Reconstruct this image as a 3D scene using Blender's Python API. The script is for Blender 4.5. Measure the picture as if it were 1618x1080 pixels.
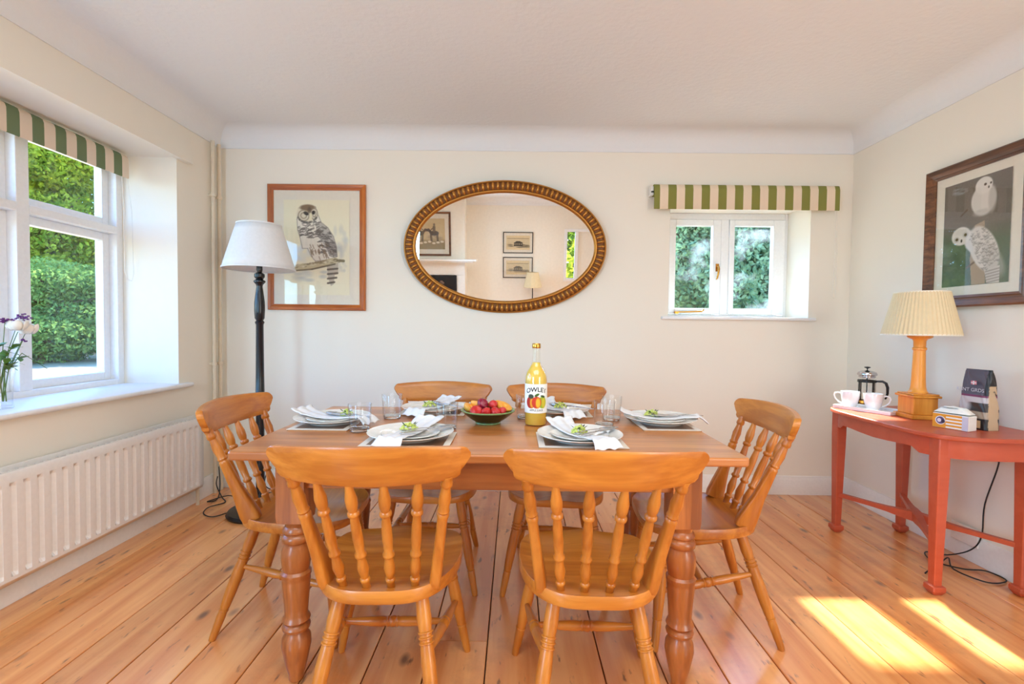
import bpy, bmesh, math, random
import numpy as np
from mathutils import Vector, Matrix
sc = bpy.context.scene
for o in list(bpy.data.objects): bpy.data.objects.remove(o)
COL = sc.collection
PI = math.pi
rnd = random.Random(7)

# ------------------------------------------------------------------ camera
CP, CR, CY = math.radians(1.75), math.radians(.65), math.radians(.3)
F = Vector((-math.sin(CY)*math.cos(CP), math.cos(CY)*math.cos(CP), -math.sin(CP)))
r0 = F.cross(Vector((0, 0, 1))).normalized(); u0 = r0.cross(F)
R = r0*math.cos(CR)+u0*math.sin(CR); U = u0*math.cos(CR)-r0*math.sin(CR)
cam = bpy.data.objects.new('camera', bpy.data.cameras.new('camera')); COL.objects.link(cam)
cam.matrix_world = Matrix(((R.x, U.x, -F.x, 0), (R.y, U.y, -F.y, 0), (R.z, U.z, -F.z, 1.2), (0, 0, 0, 1)))
cam.data.sensor_width = 36; cam.data.lens = 36*750/1618; cam.data.clip_start = .02
sc.camera = cam

# ------------------------------------------------------------------ light
w = bpy.data.worlds.new('sky'); sc.world = w; w.use_nodes = True
nt = w.node_tree; bg = nt.nodes['Background']
sky = nt.nodes.new('ShaderNodeTexSky'); sky.sky_type = 'NISHITA'; sky.sun_disc = False
sky.sun_elevation = math.radians(42); sky.sun_rotation = 0; sky.air_density = 1.3; sky.dust_density = .4; sky.ozone_density = 3.0
tint = nt.nodes.new('ShaderNodeMixRGB'); tint.blend_type = 'MULTIPLY'; tint.inputs[0].default_value = 1; tint.inputs[2].default_value = (.62, .92, 1.35, 1)   # clear blue summer sky
nt.links.new(sky.outputs[0], tint.inputs[1]); nt.links.new(tint.outputs[0], bg.inputs[0]); bg.inputs[1].default_value = .95
sun = bpy.data.objects.new('sun', bpy.data.lights.new('sun', 'SUN')); COL.objects.link(sun)
sun.data.energy = 20; sun.data.angle = math.radians(1.6); sun.data.color = (1, .93, .8)
sun.rotation_euler = Vector((.022, -1, -.96)).to_track_quat('-Z', 'Y').to_euler()
def area(name, loc, to, sx, sy, e, col):
    l = bpy.data.lights.new(name, 'AREA'); l.shape = 'RECTANGLE'; l.size = sx; l.size_y = sy; l.energy = e; l.color = col
    o = bpy.data.objects.new(name, l); COL.objects.link(o); o.location = loc
    o.rotation_euler = (Vector(to)-Vector(loc)).to_track_quat('-Z', 'Y').to_euler(); return o
area('overhead_fill', (.1, .1, 2.56), (.1, .1, 0), 2.2, 1.2, 30, (.84, .94, 1))  # overhead fill added to brighten the room, no fitting hangs there
area('right_wall_fill', (2.38, -.9, 1.25), (0, .9, 1.0), 1.5, 1.5, 56, (.9, .94, .93))  # added fill behind the camera, the right wall has no window
area('left_wall_fill', (-2.1, -1.0, 1.35), (0, .7, 1.1), 1.3, 1.5, 84, (.34, .68, 1))  # added bluish fill behind the camera, on solid left wall
sc.view_settings.view_transform = 'Standard'; sc.view_settings.look = 'None'
sc.view_settings.gamma = 1; sc.view_settings.use_curve_mapping = False
sc.view_settings.exposure = .6
cy = sc.cycles
cy.use_denoising = True; cy.denoiser = 'OPENIMAGEDENOISE'
cy.max_bounces = 12; cy.diffuse_bounces = 6; cy.glossy_bounces = 5; cy.transmission_bounces = 10; cy.transparent_max_bounces = 16
cy.sample_clamp_indirect = 6; cy.caustics_reflective = False; cy.caustics_refractive = False

# ------------------------------------------------------------------ materials
def S(r, g, b):
    f = lambda c: (c/255/12.92 if c/255 <= .04045 else ((c/255+.055)/1.055)**2.4)
    return (f(r), f(g), f(b), 1)
def mat(name, col, rough=.5, metal=0, bump=0, bscale=60, **k):
    m = bpy.data.materials.new(name); m.use_nodes = True; t = m.node_tree; b = t.nodes['Principled BSDF']
    b.inputs['Base Color'].default_value = col; b.inputs['Roughness'].default_value = rough; b.inputs['Metallic'].default_value = metal
    for kk, v in k.items(): b.inputs[kk.replace('_', ' ')].default_value = v
    tc = t.nodes.new('ShaderNodeTexCoord'); n = t.nodes.new('ShaderNodeTexNoise'); n.inputs['Scale'].default_value = bscale; n.inputs['Detail'].default_value = 5
    t.links.new(tc.outputs['Object'], n.inputs['Vector'])
    if bump:
        bp = t.nodes.new('ShaderNodeBump'); bp.inputs['Strength'].default_value = bump; bp.inputs['Distance'].default_value = .004
        t.links.new(n.outputs['Fac'], bp.inputs['Height']); t.links.new(bp.outputs[0], b.inputs['Normal'])
    else:   # faint tonal variation
        mx = t.nodes.new('ShaderNodeMixRGB'); mx.blend_type = 'MULTIPLY'; mx.inputs[0].default_value = .12; mx.inputs[1].default_value = col
        t.links.new(n.outputs['Fac'], mx.inputs[2]); t.links.new(mx.outputs[0], b.inputs['Base Color'])
    return m
def wood(name, c1, c2, axis='x', rough=.35, freq=16, knots=0, dark=None, coat=0.0, rand=.25, streak=1):
    m = bpy.data.materials.new(name); m.use_nodes = True; t = m.node_tree; b = t.nodes['Principled BSDF']; L = t.links.new
    tc = t.nodes.new('ShaderNodeTexCoord'); oi = t.nodes.new('ShaderNodeObjectInfo')
    off = t.nodes.new('ShaderNodeVectorMath'); off.operation = 'ADD'
    sc_ = t.nodes.new('ShaderNodeVectorMath'); sc_.operation = 'SCALE'; sc_.inputs[0].default_value = (13, 29, 7)
    L(oi.outputs['Random'], sc_.inputs['Scale']); L(tc.outputs['Object'], off.inputs[0]); L(sc_.outputs[0], off.inputs[1])
    mp = t.nodes.new('ShaderNodeMapping'); s = [freq]*3; s['xyz'.index(axis)] = freq*.07; mp.inputs['Scale'].default_value = s
    L(off.outputs[0], mp.inputs[0])
    n = t.nodes.new('ShaderNodeTexNoise'); n.inputs['Scale'].default_value = 1; n.inputs['Detail'].default_value = 6; n.inputs['Distortion'].default_value = 1.2
    L(mp.outputs[0], n.inputs[0])
    n2 = t.nodes.new('ShaderNodeTexNoise'); n2.inputs['Scale'].default_value = 7; n2.inputs['Detail'].default_value = 4; L(mp.outputs[0], n2.inputs[0])
    ad = t.nodes.new('ShaderNodeMath'); ad.operation = 'MULTIPLY_ADD'; L(n2.outputs[0], ad.inputs[0]); ad.inputs[1].default_value = .35*streak; L(n.outputs[0], ad.inputs[2])
    cr = t.nodes.new('ShaderNodeValToRGB'); cr.color_ramp.elements[0].position = .42+.1*streak; cr.color_ramp.elements[1].position = .72+.1*streak
    cr.color_ramp.elements[0].color = c1; cr.color_ramp.elements[1].color = c2; L(ad.outputs[0], cr.inputs[0])
    hv = t.nodes.new('ShaderNodeHueSaturation'); mr = t.nodes.new('ShaderNodeMapRange'); L(oi.outputs['Random'], mr.inputs[0])
    mr.inputs[3].default_value = 1-rand/2; mr.inputs[4].default_value = 1+rand/2; L(mr.outputs[0], hv.inputs['Value']); L(cr.outputs[0], hv.inputs['Color'])
    out = hv.outputs[0]
    if knots:
        mk = t.nodes.new('ShaderNodeMapping'); s = [7]*3; s['xyz'.index(axis)] = 3.6; s[2] = 0; mk.inputs['Scale'].default_value = s; L(off.outputs[0], mk.inputs[0])
        v = t.nodes.new('ShaderNodeTexVoronoi'); v.inputs['Scale'].default_value = 1; L(mk.outputs[0], v.inputs[0])
        kr = t.nodes.new('ShaderNodeValToRGB'); kr.color_ramp.elements[0].position = .055; kr.color_ramp.elements[0].color = (1, 1, 1, 1)
        kr.color_ramp.elements[1].position = .16; kr.color_ramp.elements[1].color = (0, 0, 0, 1); L(v.outputs['Distance'], kr.inputs[0])
        mx = t.nodes.new('ShaderNodeMixRGB'); mm = t.nodes.new('ShaderNodeMath'); mm.operation = 'MULTIPLY'; mm.inputs[1].default_value = knots
        L(kr.outputs[0], mm.inputs[0]); L(mm.outputs[0], mx.inputs[0]); L(out, mx.inputs[1]); mx.inputs[2].default_value = dark; out = mx.outputs[0]
        # larger worn blotches
        n3 = t.nodes.new('ShaderNodeTexNoise'); n3.inputs['Scale'].default_value = 2.2; n3.inputs['Detail'].default_value = 8; n3.inputs['Roughness'].default_value = .7
        L(tc.outputs['Object'], n3.inputs[0])
        r3 = t.nodes.new('ShaderNodeValToRGB'); r3.color_ramp.elements[0].position = .52; r3.color_ramp.elements[0].color = (0, 0, 0, 1)
        r3.color_ramp.elements[1].position = .8; r3.color_ramp.elements[1].color = (.5, .5, .5, 1); L(n3.outputs[0], r3.inputs[0])
        mx2 = t.nodes.new('ShaderNodeMixRGB'); L(r3.outputs[0], mx2.inputs[0]); L(out, mx2.inputs[1]); mx2.inputs[2].default_value = dark; out = mx2.outputs[0]
    if knots:   # short dark flecks and scratches along the grain
        m5 = t.nodes.new('ShaderNodeMapping'); s = [34]*3; s['xyz'.index(axis)] = 9; m5.inputs['Scale'].default_value = s; L(off.outputs[0], m5.inputs[0])
        n5 = t.nodes.new('ShaderNodeTexNoise'); n5.inputs['Scale'].default_value = 1; n5.inputs['Detail'].default_value = 3; L(m5.outputs[0], n5.inputs[0])
        r5 = t.nodes.new('ShaderNodeValToRGB'); r5.color_ramp.elements[0].position = .645; r5.color_ramp.elements[0].color = (0, 0, 0, 1)
        r5.color_ramp.elements[1].position = .73; r5.color_ramp.elements[1].color = (.75, .75, .75, 1); L(n5.outputs[0], r5.inputs[0])
        x5 = t.nodes.new('ShaderNodeMixRGB'); L(r5.outputs[0], x5.inputs[0]); L(out, x5.inputs[1]); x5.inputs[2].default_value = dark; out = x5.outputs[0]
    L(out, b.inputs['Base Color']); b.inputs['Roughness'].default_value = rough
    b.inputs['Coat Weight'].default_value = coat; b.inputs['Coat Roughness'].default_value = .2; b.inputs['Coat IOR'].default_value = 1.6
    bp = t.nodes.new('ShaderNodeBump'); bp.inputs['Strength'].default_value = .12; bp.inputs['Distance'].default_value = .003
    L(ad.outputs[0], bp.inputs['Height']); L(bp.outputs[0], b.inputs['Normal'])
    return m
def thin_glass(name, tint=(1, 1, 1, 1), rough=0.0, dirt=0):
    m = bpy.data.materials.new(name); m.use_nodes = True; t = m.node_tree; t.nodes.remove(t.nodes['Principled BSDF']); L = t.links.new
    tr = t.nodes.new('ShaderNodeBsdfTransparent'); tr.inputs[0].default_value = tint
    gl = t.nodes.new('ShaderNodeBsdfGlossy'); gl.inputs['Roughness'].default_value = rough
    lw = t.nodes.new('ShaderNodeLayerWeight'); lw.inputs[0].default_value = .5
    pw = t.nodes.new('ShaderNodeMath'); pw.operation = 'POWER'; pw.inputs[1].default_value = 5; L(lw.outputs['Facing'], pw.inputs[0])
    fr = t.nodes.new('ShaderNodeMath'); fr.operation = 'MULTIPLY_ADD'; fr.inputs[1].default_value = .85; fr.inputs[2].default_value = .035; L(pw.outputs[0], fr.inputs[0])
    mx = t.nodes.new('ShaderNodeMixShader'); L(fr.outputs[0], mx.inputs[0]); L(tr.outputs[0], mx.inputs[1]); L(gl.outputs[0], mx.inputs[2])
    out = mx.outputs[0]
    if dirt:
        df = t.nodes.new('ShaderNodeBsdfTranslucent'); df.inputs[0].default_value = (.8, .9, 1, 1)
        tc = t.nodes.new('ShaderNodeTexCoord'); n = t.nodes.new('ShaderNodeTexNoise'); n.inputs['Scale'].default_value = 4; n.inputs['Detail'].default_value = 6; L(tc.outputs['Object'], n.inputs[0])
        r = t.nodes.new('ShaderNodeMapRange'); r.inputs[1].default_value = .5; r.inputs[2].default_value = .8; r.inputs[4].default_value = dirt; L(n.outputs[0], r.inputs[0])
        m2 = t.nodes.new('ShaderNodeMixShader'); L(r.outputs[0], m2.inputs[0]); L(out, m2.inputs[1]); L(df.outputs[0], m2.inputs[2]); out = m2.outputs[0]
    L(out, t.nodes['Material Output'].inputs[0]); return m
def solid_glass(name, col=(1, 1, 1, 1), ior=1.45):
    m = mat(name, col, .0); t = m.node_tree; b = t.nodes['Principled BSDF']
    for l in list(b.inputs['Base Color'].links): t.links.remove(l)
    b.inputs['Base Color'].default_value = col; b.inputs['Transmission Weight'].default_value = 1; b.inputs['IOR'].default_value = ior; return m
def attr_mat(name, rough=.8):
    m = bpy.data.materials.new(name); m.use_nodes = True; t = m.node_tree; b = t.nodes['Principled BSDF']
    a = t.nodes.new('ShaderNodeAttribute'); a.attribute_name = 'Col'; t.links.new(a.outputs['Color'], b.inputs['Base Color']); b.inputs['Roughness'].default_value = rough; return m
def stripes(name, axis, period, c1, c2, phase=0):
    m = bpy.data.materials.new(name); m.use_nodes = True; t = m.node_tree; b = t.nodes['Principled BSDF']; L = t.links.new
    tc = t.nodes.new('ShaderNodeTexCoord'); sp = t.nodes.new('ShaderNodeSeparateXYZ'); L(tc.outputs['Object'], sp.inputs[0])
    a = t.nodes.new('ShaderNodeMath'); a.operation = 'MULTIPLY_ADD'; a.inputs[1].default_value = 1/period; a.inputs[2].default_value = phase; L(sp.outputs[axis], a.inputs[0])
    f = t.nodes.new('ShaderNodeMath'); f.operation = 'FRACT'; L(a.outputs[0], f.inputs[0])
    g = t.nodes.new('ShaderNodeMath'); g.operation = 'GREATER_THAN'; g.inputs[1].default_value = .5; L(f.outputs[0], g.inputs[0])
    mx = t.nodes.new('ShaderNodeMixRGB'); mx.inputs[1].default_value = c1; mx.inputs[2].default_value = c2; L(g.outputs[0], mx.inputs[0]); L(mx.outputs[0], b.inputs['Base Color'])
    b.inputs['Roughness'].default_value = .9
    n = t.nodes.new('ShaderNodeTexNoise'); n.inputs['Scale'].default_value = 300; L(tc.outputs['Object'], n.inputs[0]); bp = t.nodes.new('ShaderNodeBump'); bp.inputs['Strength'].default_value = .2
    bp.inputs['Distance'].default_value = .002; L(n.outputs[0], bp.inputs['Height']); L(bp.outputs[0], b.inputs['Normal'])
    return m
def leaf_mat(name, c1, c2, tl=.35):
    m = bpy.data.materials.new(name); m.use_nodes = True; t = m.node_tree; t.nodes.remove(t.nodes['Principled BSDF']); L = t.links.new
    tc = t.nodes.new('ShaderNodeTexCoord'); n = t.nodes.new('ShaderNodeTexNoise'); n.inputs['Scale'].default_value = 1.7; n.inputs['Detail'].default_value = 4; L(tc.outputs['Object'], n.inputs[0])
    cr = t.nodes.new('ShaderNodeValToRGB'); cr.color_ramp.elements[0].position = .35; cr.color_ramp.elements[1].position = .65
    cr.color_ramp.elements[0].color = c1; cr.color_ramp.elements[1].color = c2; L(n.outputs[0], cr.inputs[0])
    d = t.nodes.new('ShaderNodeBsdfDiffuse'); tr = t.nodes.new('ShaderNodeBsdfTranslucent'); L(cr.outputs[0], d.inputs[0]); L(cr.outputs[0], tr.inputs[0])
    mx = t.nodes.new('ShaderNodeMixShader'); mx.inputs[0].default_value = tl; L(d.outputs[0], mx.inputs[1]); L(tr.outputs[0], mx.inputs[2]); L(mx.outputs[0], t.nodes['Material Output'].inputs[0]); return m

M = {}
M['wall'] = mat('cream_plaster', S(235, 228, 214), .9, bump=.15, bscale=18)
M['ceil'] = mat('textured_ceiling_plaster', S(228, 229, 229), .95, bump=.55, bscale=38)
M['trim'] = mat('white_gloss_paint', S(240, 237, 232), .45)
M['frame_white'] = mat('white_window_paint', S(240, 241, 242), .4)
M['rad'] = mat('radiator_enamel', S(238, 232, 226), .35)
M['subfloor'] = mat('dark_subfloor', S(45, 28, 18), .9)
M['plank'] = wood('old_pine_floorboard', S(238, 168, 104), S(210, 124, 60), 'y', .32, 7, .8, S(84, 54, 40), .7, .2, .6)
HON1, HON2 = S(202, 126, 46), S(174, 98, 28)
for a in 'xyz': M['chair_'+a] = wood('honey_beech_'+a, HON1, HON2, a, .34, 14, rand=.12, coat=.15)
for a in 'xyz': M['table_leg_'+a] = wood('dark_pine_table_leg_'+a, S(182, 106, 50), S(132, 68, 28), a, .32, 12, rand=.06, coat=.2)
for a in 'xyz': M['table_'+a] = wood('pine_table_'+a, S(204, 130, 66), S(162, 92, 42), a, .3, 10, rand=.06, coat=.3)
M['black'] = mat('black_lacquer', S(22, 20, 24), .25)
M['shade_white'] = mat('white_linen_shade', S(230, 230, 230), .9, Transmission_Weight=0)
M['shade_cream'] = mat('cream_pleated_silk', S(228, 208, 168), .85)
M['shade_rim'] = mat('shade_binding', S(240, 232, 214), .9)
M['lampwood'] = wood('golden_lamp_wood', S(228, 152, 60), S(206, 126, 38), 'z', .35, 12)
M['red'] = wood('salmon_red_paint', S(188, 84, 54), S(178, 74, 44), 'x', .42, 8, rand=.02, coat=.2)
M['gold'] = mat('antique_gilt', S(196, 136, 62), .38, .75, bump=.3, bscale=140)
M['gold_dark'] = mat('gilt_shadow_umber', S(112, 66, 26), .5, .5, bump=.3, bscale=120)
M['mirror'] = mat('silvered_mirror', (.93, .93, .92, 1), .0, 1.0)
M['oak_frame'] = wood('orange_oak_frame', S(190, 108, 40), S(154, 76, 24), 'x', .4, 30)
M['oak_frame_z'] = wood('orange_oak_frame_z', S(190, 108, 40), S(154, 76, 24), 'z', .4, 30)
M['dark_frame'] = wood('dark_oak_frame', S(128, 82, 50), S(80, 48, 30), 'x', .4, 30)
M['black_frame'] = mat('thin_black_frame', S(40, 30, 24), .4)
M['mount'] = mat('ivory_mount_board', S(236, 226, 208), .9)
M['print'] = attr_mat('printed_paper', .85)
M['pglass'] = thin_glass('picture_glass')
M['wglass'] = thin_glass('window_pane_glass', (.97, 1, .99, 1), 0, .0)
M['wglass_d'] = thin_glass('misted_window_glass', (.93, .98, .96, 1), 0, .10)
M['tumbler'] = thin_glass('clear_tumbler_glass', (.985, .99, .99, 1))
M['solid_glass'] = solid_glass('thick_base_glass')
M['cider'] = mat('cloudy_apple_juice', S(236, 196, 84), .15, Coat_Weight=.6)
M['cider'].node_tree.nodes['Principled BSDF'].inputs['Subsurface Weight'].default_value = .3
M['bottle'] = thin_glass('bottle_glass', (.98, .98, .95, 1))
M['porc'] = mat('white_porcelain', S(240, 236, 228), .2, Coat_Weight=.4)
M['porc_blue'] = mat('white_china_mug', S(244, 243, 246), .15, Coat_Weight=.5)
M['linen'] = mat('white_linen_napkin', S(226, 224, 224), .95, bump=.15, bscale=400)
M['steel'] = mat('polished_steel', S(205, 205, 208), .18, 1)
M['brass'] = mat('brass', S(206, 150, 70), .25, 1)
M['mat_centre'] = mat('placemat_brown_print', S(120, 84, 58), .3)
M['mat_border'] = mat('placemat_ivory_border', S(232, 224, 212), .4)
M['cork'] = mat('placemat_cork_edge', S(170, 128, 86), .9)
M['bowl_out'] = mat('dark_green_glaze', S(12, 34, 16), .12, Coat_Weight=.2)
M['bowl_rim'] = mat('pale_green_glaze', S(136, 170, 112), .2)
M['fruit_red'] = mat('red_fruit_skin', S(196, 40, 38), .3, bump=.3, bscale=160)
M['fruit_plum'] = mat('dark_plum_skin', S(142, 26, 52), .3)
M['fruit_orange'] = mat('orange_fruit_flesh', S(240, 168, 62), .45, bump=.2, bscale=90)
M['stalk'] = mat('green_stalk', S(86, 116, 44), .6)
M['floret'] = mat('lime_floret', S(206, 214, 112), .7)
M['floret_leaf'] = mat('dark_garnish_leaf', S(62, 84, 34), .6)
M['rose'] = mat('white_rose_petal', S(246, 240, 228), .7)
M['purple'] = mat('purple_flower', S(104, 44, 120), .7)
M['green_leaf'] = mat('fresh_green_leaf', S(92, 132, 52), .5)
M['blind_left'] = stripes('cool_lit_striped_canvas', 1, .1195, S(222, 205, 184), S(108, 124, 90), .445)  # bluish window light put into the green stripe colour
M['blind_back'] = stripes('olive_striped_canvas', 0, .1172, S(228, 208, 182), S(130, 130, 62), .88)
M['cord'] = mat('white_pull_cord', S(236, 230, 220), .8)
M['flex'] = mat('black_flex', S(16, 15, 16), .5)
M['plastic'] = mat('white_plastic', S(236, 230, 224), .4)
M['pipe'] = mat('cream_painted_pipe', S(226, 212, 188), .45)
M['gravel'] = mat('pale_gravel', S(156, 138, 108), .95, bump=.8, bscale=30)
M['bark'] = mat('brown_bark', S(96, 74, 52), .95, bump=.8, bscale=30)
M['label'] = mat('white_paper_label', S(238, 236, 230), .7)
M['ink'] = mat('black_ink', S(40, 34, 30), .7)
M['ink_grey'] = mat('grey_ink', S(120, 112, 104), .7)
M['bagwhite'] = mat('white_bag_ink', S(225, 222, 226), .6)
M['firebrick'] = mat('black_fire_screen', S(18, 16, 18), .35)
M['fire_print'] = mat('faded_floral_print', S(120, 96, 84), .6)
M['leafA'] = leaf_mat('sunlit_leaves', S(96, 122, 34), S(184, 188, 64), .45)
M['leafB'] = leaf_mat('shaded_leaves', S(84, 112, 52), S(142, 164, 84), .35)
M['leafC'] = leaf_mat('bluish_shrub_leaves', S(76, 108, 72), S(158, 182, 140), .3)

# ------------------------------------------------------------------ mesh helpers
class MB:
    def __init__(s): s.v = []; s.f = []
    def add(s, vs, fs):
        n = len(s.v); s.v += [tuple(v) for v in vs]; s.f += [tuple(i+n for i in f) for f in fs]; return s
    def box(s, x0, x1, y0, y1, z0, z1):
        return s.add([(x0, y0, z0), (x1, y0, z0), (x1, y1, z0), (x0, y1, z0), (x0, y0, z1), (x1, y0, z1), (x1, y1, z1), (x0, y1, z1)],
                     [(0, 3, 2, 1), (4, 5, 6, 7), (0, 1, 5, 4), (1, 2, 6, 5), (2, 3, 7, 6), (3, 0, 4, 7)])
    def loops(s, rings, cap0=True, cap1=True, closed=False):
        n = len(rings[0]); vs = [p for r in rings for p in r]; fs = []
        k = len(rings)
        for i in range(k if closed else k-1):
            j = (i+1) % k
            for a in range(n): b = (a+1) % n; fs.append((i*n+a, i*n+b, j*n+b, j*n+a))
        if not closed:
            if cap0: fs.append(tuple(range(n-1, -1, -1)))
            if cap1: fs.append(tuple((k-1)*n+a for a in range(n)))
        return s.add(vs, fs)
    def lathe(s, prof, c=(0, 0), seg=24, cap0=True, cap1=True):
        return s.loops([[(c[0]+r*math.cos(2*PI*a/seg), c[1]+r*math.sin(2*PI*a/seg), z) for a in range(seg)] for r, z in prof], cap0, cap1)
    def loft(s, p0, p1, prof, seg=12, xref=(1, 0, 0)):
        """sections along p0-p1: (t, rx, ry, squareness)"""
        p0 = Vector(p0); p1 = Vector(p1); d = (p1-p0).normalized(); X = Vector(xref); X = (X-d*X.dot(d)).normalized(); Y = d.cross(X)
        rings = []
        for q in prof:
            t, rx = q[0], q[1]; ry = q[2] if len(q) > 2 else rx; e = 2/(q[3] if len(q) > 3 else 2)
            c = p0.lerp(p1, t); ring = []
            for a in range(seg):
                th = 2*PI*(a+.5)/seg; ca, sa = math.cos(th), math.sin(th)
                ring.append(c+X*(rx*math.copysign(abs(ca)**e, ca))+Y*(ry*math.copysign(abs(sa)**e, sa)))
            rings.append(ring)
        return s.loops(rings)
    def tube(s, pts, r, seg=8, closed=False):
        pts = [Vector(p) for p in pts]; rings = []; n = len(pts); prev = None
        for i, p in enumerate(pts):
            a = pts[(i-1) % n] if (closed or i > 0) else p; b = pts[(i+1) % n] if (closed or i < n-1) else p
            d = (b-a).normalized()
            if prev is None: X = d.orthogonal().normalized()
            else: X = (prev-d*prev.dot(d)).normalized()
            prev = X; Y = d.cross(X); rr = r[i] if isinstance(r, (list, tuple)) else r
            rings.append([p+X*(rr*math.cos(2*PI*k/seg))+Y*(rr*math.sin(2*PI*k/seg)) for k in range(seg)])
        return s.loops(rings, closed=closed)
    def prism(s, pts, lo, hi, axis='z'):
        n = len(pts)
        def P(p, h): return {'z': (p[0], p[1], h), 'y': (p[0], h, p[1]), 'x': (h, p[0], p[1])}[axis]
        return s.add([P(p, lo) for p in pts]+[P(p, hi) for p in pts],
                     [tuple(range(n-1, -1, -1)), tuple(range(n, 2*n))]+[(i, (i+1) % n, n+(i+1) % n, n+i) for i in range(n)])
    def ball(s, c, rx, ry, rz, seg=14, rings=9, jit=0, r_=None):
        c = Vector(c); rs = []
        for i in range(1, rings):
            ph = PI*i/rings; ring = []
            for a in range(seg):
                th = 2*PI*a/seg; k = 1+(jit*(r_ or rnd).uniform(-1, 1) if jit else 0)
                ring.append(c+Vector((rx*k*math.sin(ph)*math.cos(th), ry*k*math.sin(ph)*math.sin(th), -rz*math.cos(ph))))
            rs.append(ring)
        return s.loops(rs)
    def grid(s, fn, nu, nv):
        vs = [fn(i/nu, j/nv) for j in range(nv+1) for i in range(nu+1)]
        return s.add(vs, [(j*(nu+1)+i, j*(nu+1)+i+1, (j+1)*(nu+1)+i+1, (j+1)*(nu+1)+i) for j in range(nv) for i in range(nu)])
    def build(s, name, m, parent=None, smooth=35, bevel=0, bseg=2, solid=0):
        me = bpy.data.meshes.new(name); me.from_pydata(s.v, [], s.f); me.update()
        bm = bmesh.new(); bm.from_mesh(me); bmesh.ops.recalc_face_normals(bm, faces=bm.faces[:]); bm.to_mesh(me); bm.free()
        if smooth:
            me.shade_smooth(); me.set_sharp_from_angle(angle=math.radians(smooth))
        for mm in (m if isinstance(m, (list, tuple)) else [m]): me.materials.append(mm)
        o = bpy.data.objects.new(name, me); COL.objects.link(o)
        if parent: o.parent = parent
        if solid:
            md = o.modifiers.new('solid', 'SOLIDIFY'); md.thickness = solid; md.offset = 0
        if bevel:
            md = o.modifiers.new('bevel', 'BEVEL'); md.width = bevel; md.segments = bseg; md.limit_method = 'ANGLE'; md.angle_limit = math.radians(40)
        return o
def tag(o, label=None, cat=None, group=None, kind=None):
    if label: o['label'] = label
    if cat: o['category'] = cat
    if group: o['group'] = group
    if kind: o['kind'] = kind
    return o
def empty(name, loc=(0, 0, 0), rz=0):
    o = bpy.data.objects.new(name, None); COL.objects.link(o); o.location = loc; o.rotation_euler.z = rz; o.empty_display_size = .1; return o
def struct(o): o['kind'] = 'structure'; return o
def copy_tree(o, parent=None):
    c = o.copy(); COL.objects.link(c)
    if parent: c.parent = parent
    for ch in [x for x in bpy.data.objects if x.parent == o]: copy_tree(ch, c)
    return c
def text_mesh(s, size, extrude=.0002):
    cu = bpy.data.curves.new('t', 'FONT'); cu.body = s; cu.size = size; cu.align_x = 'CENTER'; cu.align_y = 'CENTER'; cu.extrude = extrude; cu.offset = .018*size
    o = bpy.data.objects.new('t', cu); COL.objects.link(o); dg = bpy.context.evaluated_depsgraph_get()
    me = bpy.data.meshes.new_from_object(o.evaluated_get(dg)); bpy.data.objects.remove(o); bpy.data.curves.remove(cu); return me

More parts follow.
